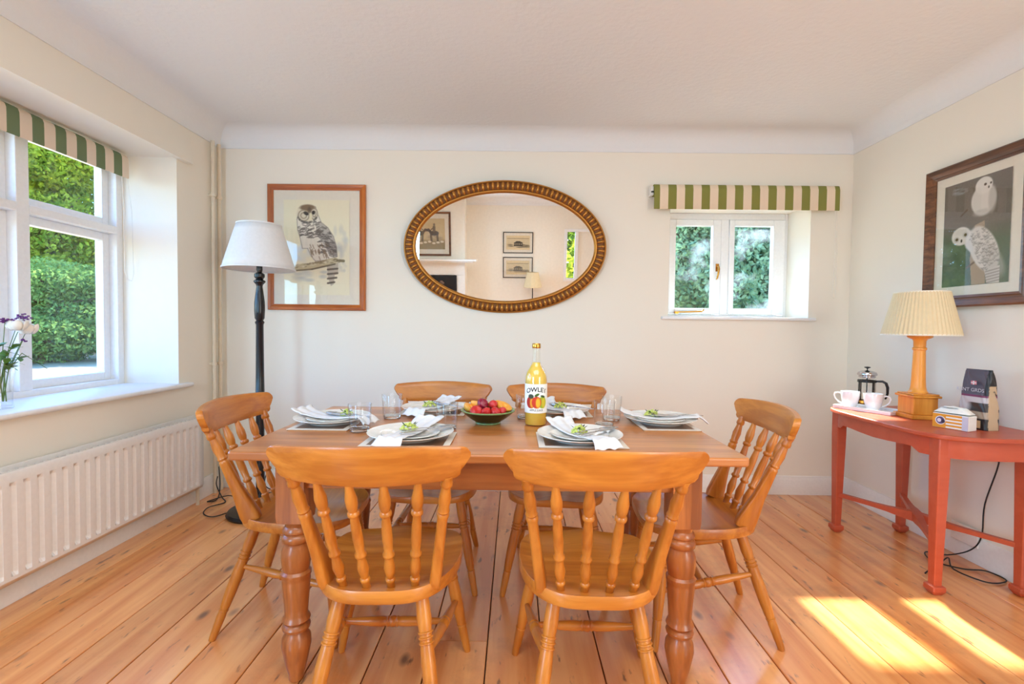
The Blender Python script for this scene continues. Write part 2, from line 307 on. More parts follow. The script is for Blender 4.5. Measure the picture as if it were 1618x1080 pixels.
# painted flat prints: a fine grid whose points carry the printed colour
class Paint:
    def __init__(s, w, h, bg, x0=0, y0=0, step=1):
        s.nx, s.ny = int(w/step)+1, int(h/step)+1
        s.X, s.Y = np.meshgrid(np.linspace(x0, x0+w, s.nx), np.linspace(y0, y0+h, s.ny))
        s.C = np.ones((s.ny, s.nx, 3))*np.array(bg, float); s.rs = np.random.RandomState(3)
    def mix(s, a, col): s.C = s.C*(1-a[..., None])+np.array(col, float)*a[..., None]
    def ell(s, cx, cy, rx, ry, col, soft=.15, op=1, rot=0):
        c, n = math.cos(rot), math.sin(rot); dx, dy = s.X-cx, s.Y-cy
        d = np.sqrt(((dx*c+dy*n)/rx)**2+((-dx*n+dy*c)/ry)**2); s.mix(np.clip((1-d)/soft+.5, 0, 1)*op, col); return s
    def mask(s, pts):
        ins = np.zeros(s.X.shape, bool); n = len(pts)
        for i in range(n):
            (x1, y1), (x2, y2) = pts[i], pts[(i+1) % n]
            if y1 == y2: continue
            c = ((y1 > s.Y) != (y2 > s.Y)) & (s.X < (x2-x1)*(s.Y-y1)/(y2-y1)+x1); ins ^= c
        return ins
    def poly(s, pts, col, op=1): s.mix(s.mask(pts)*op, col); return s
    def line(s, x1, y1, x2, y2, wd, col, op=1):
        dx, dy = x2-x1, y2-y1; t = np.clip(((s.X-x1)*dx+(s.Y-y1)*dy)/(dx*dx+dy*dy+1e-9), 0, 1)
        d = np.hypot(s.X-x1-t*dx, s.Y-y1-t*dy); s.mix(np.clip(wd/2-d+.7, 0, 1)*op, col); return s
    def blot(s, cx, cy, rx, ry, col, op=.5, seed=0):
        rs = np.random.RandomState(seed)
        for _ in range(14):
            a = rs.rand()*6.28; q = rs.rand()**.5
            s.ell(cx+rx*q*math.cos(a), cy+ry*q*math.sin(a), rx*(.2+.2*rs.rand()), ry*(.2+.2*rs.rand()), col, .9, op*.5)
        return s
    def build(s, name, w, h, y, parent, m=None):
        """flat in xz, facing -y, centred"""
        xs = (np.linspace(-w/2, w/2, s.nx)); zs = np.linspace(h/2, -h/2, s.ny)
        V = np.stack([np.repeat(xs[None], s.ny, 0), np.full((s.ny, s.nx), y), np.repeat(zs[:, None], s.nx, 1)], -1).reshape(-1, 3)
        idx = np.arange(s.nx*s.ny).reshape(s.ny, s.nx)
        fs = np.stack([idx[1:, :-1], idx[1:, 1:], idx[:-1, 1:], idx[:-1, :-1]], -1).reshape(-1, 4)
        me = bpy.data.meshes.new(name); me.from_pydata(V.tolist(), [], fs.tolist())
        s.paint(me); me.materials.append(m or M['print'])
        o = bpy.data.objects.new(name, me); COL.objects.link(o); o.parent = parent; return o
    def paint(s, me):
        c = np.clip(s.C, 0, 255)/255; lin = np.where(c <= .04045, c/12.92, ((c+.055)/1.055)**2.4)
        a = me.color_attributes.new('Col', 'FLOAT_COLOR', 'POINT')
        a.data.foreach_set('color', np.concatenate([lin.reshape(-1, 3), np.ones((lin.shape[0]*lin.shape[1], 1))], 1).ravel())

# ------------------------------------------------------------------ room shell
XL, XR, YB, YR, ZC = -2.148, 2.425, 3.465, -2.6, 2.6
wl0, wl1, wz0, wz1 = .58, 3.02, .80, 2.25           # big window opening
bx0, bx1, bz0, bz1 = 1.115, 2.13, 1.285, 2.11       # small window opening
fl = struct(MB().box(XL-.1, XR+.1, YR-.1, YB+.1, -.12, -.026).build('floor', M['subfloor']))
edges = [-2.16, -1.982, -1.768, -1.56, -1.346, -1.137, -.923, -.713, -.505, -.302, -.09, .115, .325, .535, .745, .955, 1.163, 1.368, 1.575, 1.778, 2.01, 2.22, 2.436]
joints = {3: 1.1, 6: 2.75, 9: 1.78, 10: .4, 13: 2.9, 16: .9, 19: 1.5}
for i in range(len(edges)-1):
    a, b = edges[i]+.0022, edges[i+1]-.0022
    ys = [YR-.01, YB+.01] if i not in joints else [YR-.01, joints[i], YB+.01]
    for j in range(len(ys)-1):
        dz = rnd.uniform(-.0012, 0); y0, y1 = ys[j]+(.001 if j else 0), ys[j+1]-.001; c = .0025
        m = MB().loops([[(a, y0, -.026), (b, y0, -.026), (b, y0, dz-c), (b-c, y0, dz), (a+c, y0, dz), (a, y0, dz-c)],
                        [(a, y1, -.026), (b, y1, -.026), (b, y1, dz-c), (b-c, y1, dz), (a+c, y1, dz), (a, y1, dz-c)]])
        m.build('plank', M['plank'], fl, smooth=0)
struct(MB().box(XL-.5, XR+.3, YR-.3, YB+.45, ZC, ZC+.15).build('ceiling', M['ceil']))
m = MB()
m.box(XL-.46, XL, YR-.2, wl0, 0, ZC); m.box(XL-.46, XL, wl1, YB+.4, 0, ZC); m.box(XL-.46, XL, wl0, wl1, 0, wz0); m.box(XL-.46, XL, wl0, wl1, wz1, ZC)
# the boxed beam over the window stands a little proud of the wall and tapers away upwards
m.add([(XL, .3, wz1-.012), (XL+.042, .3, wz1-.012), (XL, .3, 2.47), (XL, 3.115, wz1-.012), (XL+.042, 3.115, wz1-.012), (XL, 3.13, 2.47)], [(0, 1, 2), (3, 5, 4), (0, 3, 4, 1), (1, 4, 5, 2)])
struct(m.build('wall_left', M['wall'], smooth=0))
m = MB()
m.box(XL, bx0, YB, YB+.38, 0, ZC); m.box(bx1, XR+.2, YB, YB+.38, 0, ZC); m.box(bx0, bx1, YB, YB+.38, 0, bz0); m.box(bx0, bx1, YB, YB+.38, bz1, ZC)
struct(m.build('wall_back', M['wall'], smooth=0))
struct(MB().box(XR, XR+.2, YR-.2, YB, 0, ZC).build('wall_right', M['wall'], smooth=0))
rx0, rx1, rz0, rz1 = .95, 1.62, 1.03, 2.04          # window seen in the mirror
m = MB()
m.box(XL, rx0, YR-.2, YR, 0, ZC); m.box(rx1, XR, YR-.2, YR, 0, ZC); m.box(rx0, rx1, YR-.2, YR, 0, rz0); m.box(rx0, rx1, YR-.2, YR, rz1, ZC)
m.box(XL, -.95, YR, -2.2, 1.16, ZC); m.box(-1.11, -.95, YR, -2.2, 0, 1.16); m.box(XL, -1.9, YR, -2.2, 0, 1.16)   # chimney breast
struct(m.build('wall_rear', M['wall'], smooth=0))
def cove(n=9): return [(0, 0)]+[(.135*(1-math.cos(PI/2*i/n)), .01+.12*math.sin(PI/2*i/n)) for i in range(n+1)]+[(0, .13)]
def run(name, pts3): return struct(MB().loops(pts3).build(name, M['ceil'] if 'trim' in name else M['trim'], smooth=50))
pr = [(.006, 0), (.006, .012), ]+[(.008+.125*(1-math.cos(PI/2*i/9)), .014+.117*math.sin(PI/2*i/9)) for i in range(10)]+[(-.01, .131), (-.01, 0)]
zc0 = ZC-.131
run('trim_1', [[(x, YB-a, zc0+b) for a, b in pr] for x in (XL, XR)])
run('trim_2', [[(XL+a, y, zc0+b) for a, b in pr] for y in (YR, YB)])
run('trim_3', [[(XR-a, y, zc0+b) for a, b in pr] for y in (YR, YB)])
run('trim_4', [[(x, YR+a, zc0+b) for a, b in pr] for x in (-.95, XR)])
bp_ = [(0, 0), (.018, 0), (.018, .105), (.012, .118), (.008, .134), (0, .136)]
run('baseboard_back', [[(x, YB-a, b) for a, b in bp_] for x in (XL, XR)])
run('baseboard_left', [[(XL+a, y, b) for a, b in bp_] for y in (YR, YB)])
run('baseboard_right', [[(XR-a, y, b) for a, b in bp_] for y in (YR, YB)])

# ------------------------------------------------------------------ windows
w1 = struct(empty('window_1', (-2.5, 1.8, .8)))
def loc(m, o):   # world-coordinate mesh under an empty
    l = o.location; m.v = [(v[0]-l.x, v[1]-l.y, v[2]-l.z) for v in m.v]; return m
fx0, fx1 = -2.6, -2.495
m = MB(); m.box(fx0, fx1, 2.975, 3.02, wz0, wz1); m.box(fx0, fx1, .58, .625, wz0, wz1); m.box(fx0, fx1, .625, 2.975, wz1-.05, wz1); m.box(fx0, fx1, .625, 2.975, wz0, .848)
loc(m, w1).build('frame', M['frame_white'], w1, 0, .004)
mull = [1.17, 1.79, 2.408]
for y in mull: loc(MB().box(fx0, fx1, y-.033, y+.033, .848, wz1-.05), w1).build('mullion', M['frame_white'], w1, 0, .004)
ly = [.625]+[v for y in mull for v in (y-.033, y+.033)]+[2.975]
for i in range(0, len(ly), 2):
    a, b = ly[i], ly[i+1]
    loc(MB().box(fx0, fx1+.004, a, b, 1.755, 1.80), w1).build('transom', M['frame_white'], w1, 0, .004)
    for z0, z1 in ((.848, 1.755), (1.80, wz1-.05)):
        s = MB(); q = .046
        s.box(-2.595, -2.545, a, a+q, z0, z1); s.box(-2.595, -2.545, b-q, b, z0, z1); s.box(-2.595, -2.545, a+q, b-q, z0, z0+q); s.box(-2.595, -2.545, a+q, b-q, z1-q, z1)
        so = loc(s, w1).build('sash', M['frame_white'], w1, 0, .003)
        loc(MB().box(-2.573, -2.569, a+q, b-q, z0+q, z1-q), w1).build('pane', M['wglass'], so, 0)
m = MB().prism([(-2.5, .79), (-2.115, .79), (-2.108, .796), (-2.106, .804), (-2.108, .812), (-2.115, .817), (-2.5, .817)], .5, 3.105, 'y')
loc(m, w1).build('sill', M['frame_white'], w1, 50)

w2 = struct(empty('window_2', (1.62, 3.75, 1.3)))
gy0, gy1 = 3.75, 3.83
m = MB(); m.box(bx0, 1.20, gy0, gy1, bz0, bz1); m.box(2.105, bx1, gy0, gy1, bz0, bz1); m.box(1.20, 2.105, gy0, gy1, 2.06, bz1); m.box(1.20, 2.105, gy0, gy1, bz0, 1.318)
loc(m, w2).build('frame', M['frame_white'], w2, 0, .004)
loc(MB().box(1.607, 1.668, gy0-.004, gy1, 1.318, 2.06), w2).build('mullion', M['frame_white'], w2, 0, .004)
for k, (a, b) in enumerate(((1.203, 1.604), (1.671, 2.102))):
    z0, z1, q, qb = 1.322, 2.057, .046, .046; qr = .062 if k == 0 else .09; ql = .05 if k == 0 else .04
    s = MB(); y0, y1 = gy0-.012, gy0+.04
    s.box(a, a+ql, y0, y1, z0, z1); s.box(b-qr, b, y0, y1, z0, z1); s.box(a+ql, b-qr, y0, y1, z0, z0+qb); s.box(a+ql, b-qr, y0, y1, z1-q, z1)
    so = loc(s, w2).build('casement', M['frame_white'], w2, 0, .004)
    loc(MB().box(a+ql, b-qr, gy0+.012, gy0+.016, z0+qb, z1-q), w2).build('pane', M['wglass_d'], so, 0)
    if k == 0:
        h = MB().box(1.566, 1.59, gy0-.018, gy0-.012, 1.655, 1.715)
        h.tube([(1.578, gy0-.016, 1.69), (1.578, gy0-.04, 1.69), (1.578, gy0-.046, 1.67), (1.574, gy0-.044, 1.63), (1.568, gy0-.04, 1.598), (1.562, gy0-.036, 1.59)], [.007, .007, .008, .007, .006, .003])
        loc(h, w2).build('handle', M['brass'], so, 50)['label'] = 'brass window catch handle'
        h = MB().tube([(1.245, gy0-.03, 1.335), (1.36, gy0-.034, 1.338), (1.46, gy0-.03, 1.342), (1.475, gy0-.03, 1.358)], .006); h.box(1.25, 1.275, gy0-.04, gy0-.012, 1.322, 1.34)
        loc(h, w2).build('stay', M['brass'], so, 50)['label'] = 'brass casement stay bar'
m = MB().prism([(YB-.028, bz0-.012), (YB-.028, bz0+.004), (YB-.024, bz0+.008), (gy0, bz0+.012), (gy0, bz0-.012)], bx0-.05, bx1+.045, 'x')
loc(m, w2).build('sill', M['frame_white'], w2, 0, .003)
w3 = struct(empty('window_3', (1.28, YR-.1, 1.03)))
m = MB(); q = .055; yy0, yy1 = YR-.06, YR+.015
m.box(rx0, rx0+q, yy0, yy1, rz0, rz1); m.box(rx1-q, rx1, yy0, yy1, rz0, rz1); m.box(rx0+q, rx1-q, yy0, yy1, rz1-q, rz1); m.box(rx0+q, rx1-q, yy0, yy1, rz0, rz0+.06)
loc(m, w3).build('frame', M['frame_white'], w3, 0, .003)
loc(MB().box(1.16, 1.22, yy0, yy1-.01, rz0+.06, rz1-q), w3).build('mullion', M['frame_white'], w3, 0)
loc(MB().box(rx0+q, 1.16, YR-.035, YR-.031, rz0+.06, rz1-q), w3).build('pane', M['wglass'], w3, 0)
loc(MB().box(1.22, rx1-q, YR-.05, YR-.03, rz0+.06, rz1-q), w3).build('panel', M['wall'], w3, 0)

# ------------------------------------------------------------------ outside
gm = MB().box(-60, 40, -40, 60, -.45, -.1); struct(gm.build('ground', M['gravel'], smooth=0))
def foliage(name, blobs, n, size, m, parent, seed):
    rs = np.random.RandomState(seed); V = []; per = n//len(blobs)
    for (c, r) in blobs:
        d = rs.normal(size=(per, 3)); d /= np.linalg.norm(d, axis=1)[:, None]; q = rs.uniform(.72, 1.04, (per, 1))
        P = np.array(c)+d*np.array(r)*q
        a = rs.normal(size=(per, 3)); a /= np.linalg.norm(a, axis=1)[:, None]; b = np.cross(a, rs.normal(size=(per, 3))); b /= np.linalg.norm(b, axis=1)[:, None]
        s = size*rs.uniform(.6, 1.3, (per, 1))
        V.append(np.stack([P-a*s, P+b*s*.5, P+a*s, P-b*s*.5], 1))
    V = np.concatenate(V).reshape(-1, 3); F = np.arange(len(V)).reshape(-1, 4)
    me = bpy.data.meshes.new(name); me.from_pydata(V.tolist(), [], F.tolist()); me.materials.append(m)
    o = bpy.data.objects.new(name, me); COL.objects.link(o); o.parent = parent; o['kind'] = 'stuff'; return o
def tree(name, label, x, y, h, r, m, seed, n=9000, size=.17, cat='tree', low=.25, nb=9):
    rs = random.Random(seed); t = empty(name, (x, y, -.1)); tag(t, label, cat, 'garden trees outside the windows' if cat == 'tree' else 'garden shrubs outside the windows')
    b = MB().tube([(0, 0, 0), (.05*r, 0, h*.3), (-.03*r, .05*r, h*.6), (0, 0, h*.85)], [.06*r, .05*r, .035*r, .012*r])
    for k in range(5):
        a = rs.uniform(0, 6.28); z = h*rs.uniform(.3, .6); b.tube([(0, 0, z), (r*.35*math.cos(a), r*.35*math.sin(a), z+h*.1), (r*.7*math.cos(a), r*.7*math.sin(a), z+h*.16)], [.025*r, .016*r, .006*r], 6)
    b.build('trunk', M['bark'], t)
    bl = []
    if cat == 'shrub': nb = 20
    for k in range(nb):
        a = rs.uniform(0, 6.28); z = h*(low+(1-low)*(k+.5)/nb*.92); q = r*(.55 if k else .2)*rs.uniform(.4, 1)
        bl.append(((q*math.cos(a), q*math.sin(a), z), (r*rs.uniform(.45, .7), r*rs.uniform(.45, .7), h*rs.uniform(.12, .2)*(.8 if nb > 9 else 1))))
    foliage('crown', bl, n, size, m, t, seed); return t
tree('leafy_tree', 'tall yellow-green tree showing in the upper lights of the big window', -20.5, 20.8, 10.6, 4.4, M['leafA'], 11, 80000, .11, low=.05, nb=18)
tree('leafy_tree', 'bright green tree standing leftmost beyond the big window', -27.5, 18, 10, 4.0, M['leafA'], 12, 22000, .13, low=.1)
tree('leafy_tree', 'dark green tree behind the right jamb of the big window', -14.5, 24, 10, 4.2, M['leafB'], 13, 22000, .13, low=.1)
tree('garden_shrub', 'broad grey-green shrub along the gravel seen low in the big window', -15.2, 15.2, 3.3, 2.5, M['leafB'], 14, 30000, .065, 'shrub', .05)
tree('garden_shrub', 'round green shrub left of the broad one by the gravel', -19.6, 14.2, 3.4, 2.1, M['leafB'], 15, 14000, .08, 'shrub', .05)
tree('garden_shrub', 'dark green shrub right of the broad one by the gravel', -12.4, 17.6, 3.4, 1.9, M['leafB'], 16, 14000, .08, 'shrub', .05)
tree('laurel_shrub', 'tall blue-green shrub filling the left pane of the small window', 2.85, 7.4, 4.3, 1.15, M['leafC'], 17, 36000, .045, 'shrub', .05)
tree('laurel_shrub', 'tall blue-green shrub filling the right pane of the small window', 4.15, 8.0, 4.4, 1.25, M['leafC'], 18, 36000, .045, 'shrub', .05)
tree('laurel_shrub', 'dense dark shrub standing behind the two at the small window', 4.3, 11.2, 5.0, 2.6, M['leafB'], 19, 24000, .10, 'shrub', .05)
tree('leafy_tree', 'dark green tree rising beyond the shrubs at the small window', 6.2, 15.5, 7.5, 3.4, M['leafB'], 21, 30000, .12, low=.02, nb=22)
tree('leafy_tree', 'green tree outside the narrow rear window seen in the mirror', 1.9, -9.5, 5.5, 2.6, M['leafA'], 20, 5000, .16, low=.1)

# ------------------------------------------------------------------ radiator and pipes
rt = tag(empty('radiator', (XL+.05, 2.0, .12)), 'long white ribbed panel radiator under the big window', 'radiator')
ry0, ry1, rzb, rzt, rxf = .95, 3.125, .115, .585, -2.062
m = MB(); pitch = .0565; n = int((ry1-ry0-.06)/pitch)
prof = [(ry0, 0)]
for i in range(n):
    y = ry1-.03-pitch*(i+1); prof
ys = []
y = ry0+.02
sect = [(ry0, .0)]
for i in range(n):
    a = ry1-.03-pitch*(n-i)
    sect += [(a+.004, 0), (a+.013, -.013), (a+.024, -.013), (a+.033, 0)]
sect += [(ry1, 0)]
levels = [(rzb, 0, .012), (rzb+.02, 0, 0), (rzb+.034, 0, 0), (rzb+.05, 1, 0), (rzt-.062, 1, 0), (rzt-.046, 0, 0), (rzt-.012, 0, 0), (rzt-.003, 0, .004), (rzt, 0, .012)]
rows = [[(rxf+d*k-in_, yy, z) for yy, d in sect] for z, k, in_ in levels]
ns = len(sect); m.add([p for r in rows for p in r], [(j*ns+i, j*ns+i+1, (j+1)*ns+i+1, (j+1)*ns+i) for j in range(len(rows)-1) for i in range(ns-1)])
loc(m, rt).build('front_panel', M['rad'], rt, 25, solid=.002)
loc(MB().box(XL+.024, XL+.03, ry0, ry1, rzb, rzt+.012), rt).build('back_panel', M['rad'], rt, 0, .002)
for yy in (ry0, ry1-.006): loc(MB().box(XL+.03, rxf-.014, yy, yy+.006, rzb, rzt-.008), rt).build('side_panel', M['rad'], rt, 0)
m = MB()
for i in range(60): m.box(XL+.03, rxf-.014, ry0+.02+i*.0355, ry0+.02+i*.0355+.02, rzt-.014, rzt-.009)
loc(m, rt).build('top_grille', M['rad'], rt, 0)['kind'] = 'stuff'
for yy in (ry1-.02, 1.05): loc(MB().tube([(-2.09, yy, 0), (-2.09, yy, .13)], .011), rt).build('feed_pipe', M['pipe'], rt)
for yy in (1.4, 2.7): loc(MB().box(XL+.001, XL+.03, yy, yy+.04, .16, .5), rt).build('bracket', M['rad'], rt, 0)
for lab, y in (('cream vertical heating pipe nearer the big window in the corner', 3.335), ('cream vertical heating pipe tight in the back left corner', 3.405)):
    t = tag(empty('heating_pipe', (XL+.03, y, 0)), lab, 'pipe')
    MB().tube([(0, 0, 0), (0, 0, 1.2), (0, 0, ZC-.125)], .0125, 12).build('pipe_run', M['pipe'], t)
    for z in (.92, 2.1): MB().lathe([(.0125, z-.012), (.018, z-.01), (.018, z+.01), (.0125, z+.012)], seg=14).box(-.032, 0, -.008, .008, z-.008, z+.008).build('clip', M['pipe'], t)

# ------------------------------------------------------------------ blinds
bt = tag(empty('striped_blind', (-2.43, 2.0, 2.2)), 'green and cream striped roller blind over the big window', 'blind')
def blind_profile(): return [(.035*math.cos(a), .0+.035*math.sin(a)) for a in [PI*.5+PI*.5*k/8 for k in range(-8, 8)]]
m = MB(); P = [(-.03, -.02), (-.034, 0), (-.03, .02), (-.012, .034), (.01, .036), (.026, .026), (.033, .008), (.034, -.02), (.034, -.105), (.03, -.109), (.026, -.105), (.026, -.02)]
m.loops([[(a, y, b) for a, b in P] for y in (-1.35, .953)]).build('fabric', M['blind_left'], bt, 50)
MB().box(-.02, .015, .953, .966, -.03, .036).build('bracket', M['plastic'], bt, 0)
MB().tube([(.0, .935, -.0), (.012, .937, -.3), (.012, .937, -.68), (.014, .955, -.728), (.016, .985, -.735), (.014, 1.003, -.69), (.01, 1.0, -.3), (0, .968, 0)], .0018, 6).build('pull_cord', M['cord'], bt)
bt = tag(empty('striped_blind', (1.0, 3.415, 2.17)), 'olive and cream striped roller blind over the small window', 'blind')
P = [(.033, -.02), (.037, 0), (.032, .03), (.012, .05), (-.012, .055), (-.026, .048), (-.034, .02), (-.034, -.02), (-.034, -.118), (-.03, -.122), (-.026, -.118), (-.026, -.02)]
m = MB().loops([[(x, a, b) for a, b in P] for x in (-.025, 1.278)]); m.build('fabric', M['blind_back'], bt, 50)
for a, b in ((-.045, -.025), (1.278, 1.286)): MB().box(a, b, -.015, .045, -.02, .042).build('bracket', M['plastic'], bt, 0, .003)
MB().lathe([(.01, -.004), (.01, .004)], (-.035, -.02), 10).build('roller_pin', M['black'], bt)
MB().tube([(1.27, 0, 0), (1.278, 0, -.4), (1.268, .0, -.72), (1.277, 0, -.738), (1.288, 0, -.72), (1.292, 0, -.4), (1.28, 0, 0)], .0018, 6).build('pull_cord', M['cord'], bt)

# ------------------------------------------------------------------ pictures
def framed(name, label, cx, y, cz, w, h, bar, depth, fm, rz=0, mount=True, x=None, bevel_in=True):
    t = tag(empty(name, (cx, y, cz), rz), label, 'picture'); W, H = w/2, h/2
    prof = [(0, 0), (0, -depth*.8), (bar*.12, -depth), (bar*.45, -depth*.92), (bar*.75, -depth*.62), (bar*.8, -depth*.7), (bar, -depth*.6), (bar, 0)]
    for nm, c in (('top', 0), ('bottom', 1), ('left', 2), ('right', 3)):
        if c < 2:
            s = 1 if c == 0 else -1; rings = [[(sx*(W-a), d, s*(H-a)) for a, d in prof] for sx in (-1, 1)]
        else:
            s = -1 if c == 2 else 1; rings = [[(s*(W-a), d, sz*(H-a)) for a, d in prof] for sz in (-1, 1)]
        MB().loops(rings).build('frame_bar', fm[0] if c < 2 else fm[1], t, 30)
    if mount: MB().box(-W+bar*.7, W-bar*.7, -depth*.4, -.002, -H+bar*.7, H-bar*.7).build('mount', M['mount'], t, 0)
    MB().box(-W+bar*.8, W-bar*.8, -depth*.56, -depth*.53, -H+bar*.8, H-bar*.8).build('glass', M['pglass'], t, 0)
    return t
fo = framed('owl_picture', 'orange wood framed print of a brown owl on a branch', -1.441, YB-.002, 1.762, .708, .905, .042, .025, (M['oak_frame'], M['oak_frame_z']))
p = Paint(104, 151, (236, 226, 196), 447, 315, .7)
def q(cx, cy): return (450+cx/7.2, 310+cy/7.2)
p.C += p.rs.normal(0, 2, p.C.shape[:2])[..., None]
p.blot(*q(600, 520), 14, 22, (176, 178, 182), .6, 1).blot(*q(640, 800), 8, 10, (186, 184, 180), .5, 2).blot(*q(300, 900), 26, 10, (170, 174, 178), .6, 3).blot(*q(200, 640), 14, 18, (206, 212, 222), .7, 4)
tail = [q(*a) for a in ((465, 770), (600, 740), (595, 880), (560, 890), (545, 1000), (515, 1020), (485, 930))]
p.poly(tail, (190, 178, 158))
for k in range(9): y = 800+k*26; p.line(*q(480, y+4), *q(590-max(0, k-4)*12, y-8), 2.6 if k % 2 else .1, (84, 72, 62), .85 if k % 2 else 0)
body = [q(*a) for a in ((128, 260), (150, 130), (250, 92), (340, 118), (372, 215), (405, 290), (480, 350), (545, 450), (580, 570), (588, 680), (520, 715), (340, 735), (290, 680), (250, 590), (190, 590), (160, 460), (136, 380))]
p.poly(body, (228, 220, 206)); bm_ = p.mask(body)
back = [q(*a) for a in ((340, 300), (405, 290), (480, 350), (545, 450), (580, 570), (588, 680), (500, 660), (420, 520), (350, 430))]
p.poly(back, (168, 158, 148), .8)
rs = np.random.RandomState(5)
keep = p.C.copy()
for _ in range(230):            # wavy barring on breast and back
    cx = rs.uniform(140, 585); cyy = rs.uniform(285, 640)
    if cyy > 470 and cx < 380: continue
    x_, y_ = q(cx, cyy); a = -.25+rs.normal(0, .25)+(.5 if cx > 400 else 0); l = rs.uniform(2, 4)
    p.line(x_-l*math.cos(a), y_-l*math.sin(a), x_+l*math.cos(a), y_+l*math.sin(a), .85, (84, 76, 72), .75)
for _ in range(42):             # long streaks on the belly
    cx = rs.uniform(260, 540); cyy = rs.uniform(520, 690); x_, y_ = q(cx, cyy); l = rs.uniform(3, 6)
    p.line(x_, y_, x_+l*.4, y_+l, .9, (124, 98, 74), .7)
for k in range(9):
    x_, y_ = q(470+k*6, 520+k*20); p.line(x_-3, y_-2, x_+14-k*.5, y_+3, 1.2, (92, 84, 80), .7)
p.C = np.where(bm_[..., None] | p.mask(tail)[..., None], p.C, keep)
for a_, b_ in zip(body, body[1:]+body[:1]): p.line(*a_, *b_, .8, (140, 130, 122), .7)
p.ell(*q(245, 190), 16.8, 14.5, (222, 210, 184), .2).ell(*q(250, 125), 12, 5, (110, 86, 62), .4, .9)
for cx, cyy in ((205, 215), (325, 195)):
    for k, rr in enumerate((9.5, 7.5, 5.5, 3.5)): p.ell(*q(cx, cyy), rr*(1 if cx < 300 else .62), rr, (150, 134, 112) if k % 2 == 0 else (226, 216, 194), .12, .8)
p.ell(*q(232, 190), 4.2, 2.6, (40, 32, 28), .4, 1, .5).ell(*q(316, 180), 2.6, 3, (40, 32, 28), .4)
p.ell(*q(285, 225), 2.2, 5.5, (226, 214, 178), .3).ell(*q(270, 150), 3, 5, (90, 70, 52), .5, .8)
for k in range(60): a = rs.uniform(.3, 2.9); x_, y_ = q(245, 200); p.line(x_+15*math.cos(a), y_+12*math.sin(a), x_+16.5*math.cos(a), y_+14*math.sin(a), .8, (90, 84, 80), .7)
br = [q(*a) for a in ((60, 800), (200, 760), (300, 770), (430, 720), (560, 690), (660, 728), (560, 765), (420, 800), (300, 825), (160, 840), (60, 850))]
p.poly(br, (196, 182, 146)); p.line(*q(60, 850), *q(300, 828), 2, (96, 84, 62), .8).line(*q(300, 828), *q(560, 766), 2, (84, 72, 54), .8).line(*q(560, 720), *q(660, 730), 4, (104, 92, 62), .8)
for k in range(8): x_, y_ = q(250+k*30, 770-k*6); p.ell(x_, y_, 2.2, 1.4, (120, 104, 78), .6, .7)
for k in range(60):
    x_ = rs.uniform(60, 620); x2, y2 = q(x_, 800-(x_-60)*.13+rs.uniform(-22, 22)); p.ell(x2, y2, 2.2, .8, (142, 126, 96) if k % 2 else (222, 212, 184), .6, .6, -.2)
p.build('print', .476, .684, -.0125, fo)
fs_ = framed('snowy_owl_picture', 'dark oak framed print of two snowy owls on right wall', XR-.002, 2.519, 1.73, .594, .782, .062, .034, (M['dark_frame'], M['dark_frame']), -PI/2)
p = Paint(100, 154, (112, 102, 92), 0, 0, .7)
p.mix(np.clip((p.Y-66)/30, 0, 1), (88, 100, 72)); p.blot(30, 95, 30, 20, (104, 118, 84), .6, 5).blot(25, 130, 25, 25, (72, 88, 60), .6, 6).blot(25, 12, 12, 6, (176, 188, 196), .5, 7).blot(80, 60, 24, 20, (122, 114, 102), .5, 8)
p.C += p.rs.normal(0, 4, p.C.shape[:2])[..., None]
p.poly([(48, 154), (44, 116), (50, 68), (64, 64), (68, 154)], (176, 152, 126), .9).line(28, 50, 37, 43, 2.2, (92, 74, 56)).line(40, 128, 56, 118, 2.5, (110, 92, 70))
W_, G_, D_ = (216, 208, 198), (186, 178, 168), (140, 132, 122)
p.ell(61, 34, 18, 22, W_, .14).ell(74, 36, 6, 18, G_, .4, .7).ell(61, 14, 12.5, 12, (224, 216, 206), .14).ell(60, 52, 13, 5, G_, .6, .6)
p.ell(63, 13, 2.0, 1.8, (74, 58, 40), .4).ell(71, 13, 1.4, 1.6, (74, 58, 40), .4).ell(68, 18, 1.1, 1.9, (70, 60, 52), .4)
p.ell(64, 104, 19, 36, W_, .12, 1, -.42).ell(78, 122, 12, 26, G_, .4, .55, -.5).ell(48, 92, 12, 20, W_, .2, 1, -.6)
p.poly([(66, 134), (88, 130), (88, 154), (70, 154)], (204, 196, 186))
for k in range(5): p.line(68, 137+k*4, 87, 134+k*4, 1.4, D_, .7)
rs = np.random.RandomState(9)
for _ in range(170):
    t_, q_ = rs.uniform(-30, 30), rs.uniform(-15, 15); x_, y_ = 66+t_*.42+q_*.9, 104+t_*.9-q_*.42
    p.line(x_-1.6, y_-.8, x_, y_+.5, .7, D_, .5).line(x_, y_+.5, x_+1.6, y_-.8, .7, D_, .5)
p.ell(29, 80, 15, 13.5, (222, 214, 202), .14).ell(30, 74, 12, 5, (206, 198, 186), .6, .5)
p.ell(22, 84, 4.6, 4.2, (196, 188, 174), .3).ell(36, 79, 4.6, 4.2, (196, 188, 174), .3).ell(22.5, 84, 2.3, 2.2, (92, 74, 44), .3).ell(36, 79, 2.3, 2.3, (92, 74, 44), .3).ell(30, 87, 1.5, 2.4, (78, 68, 58), .4)
p.build('print', .362, .558, -.0165, fs_)

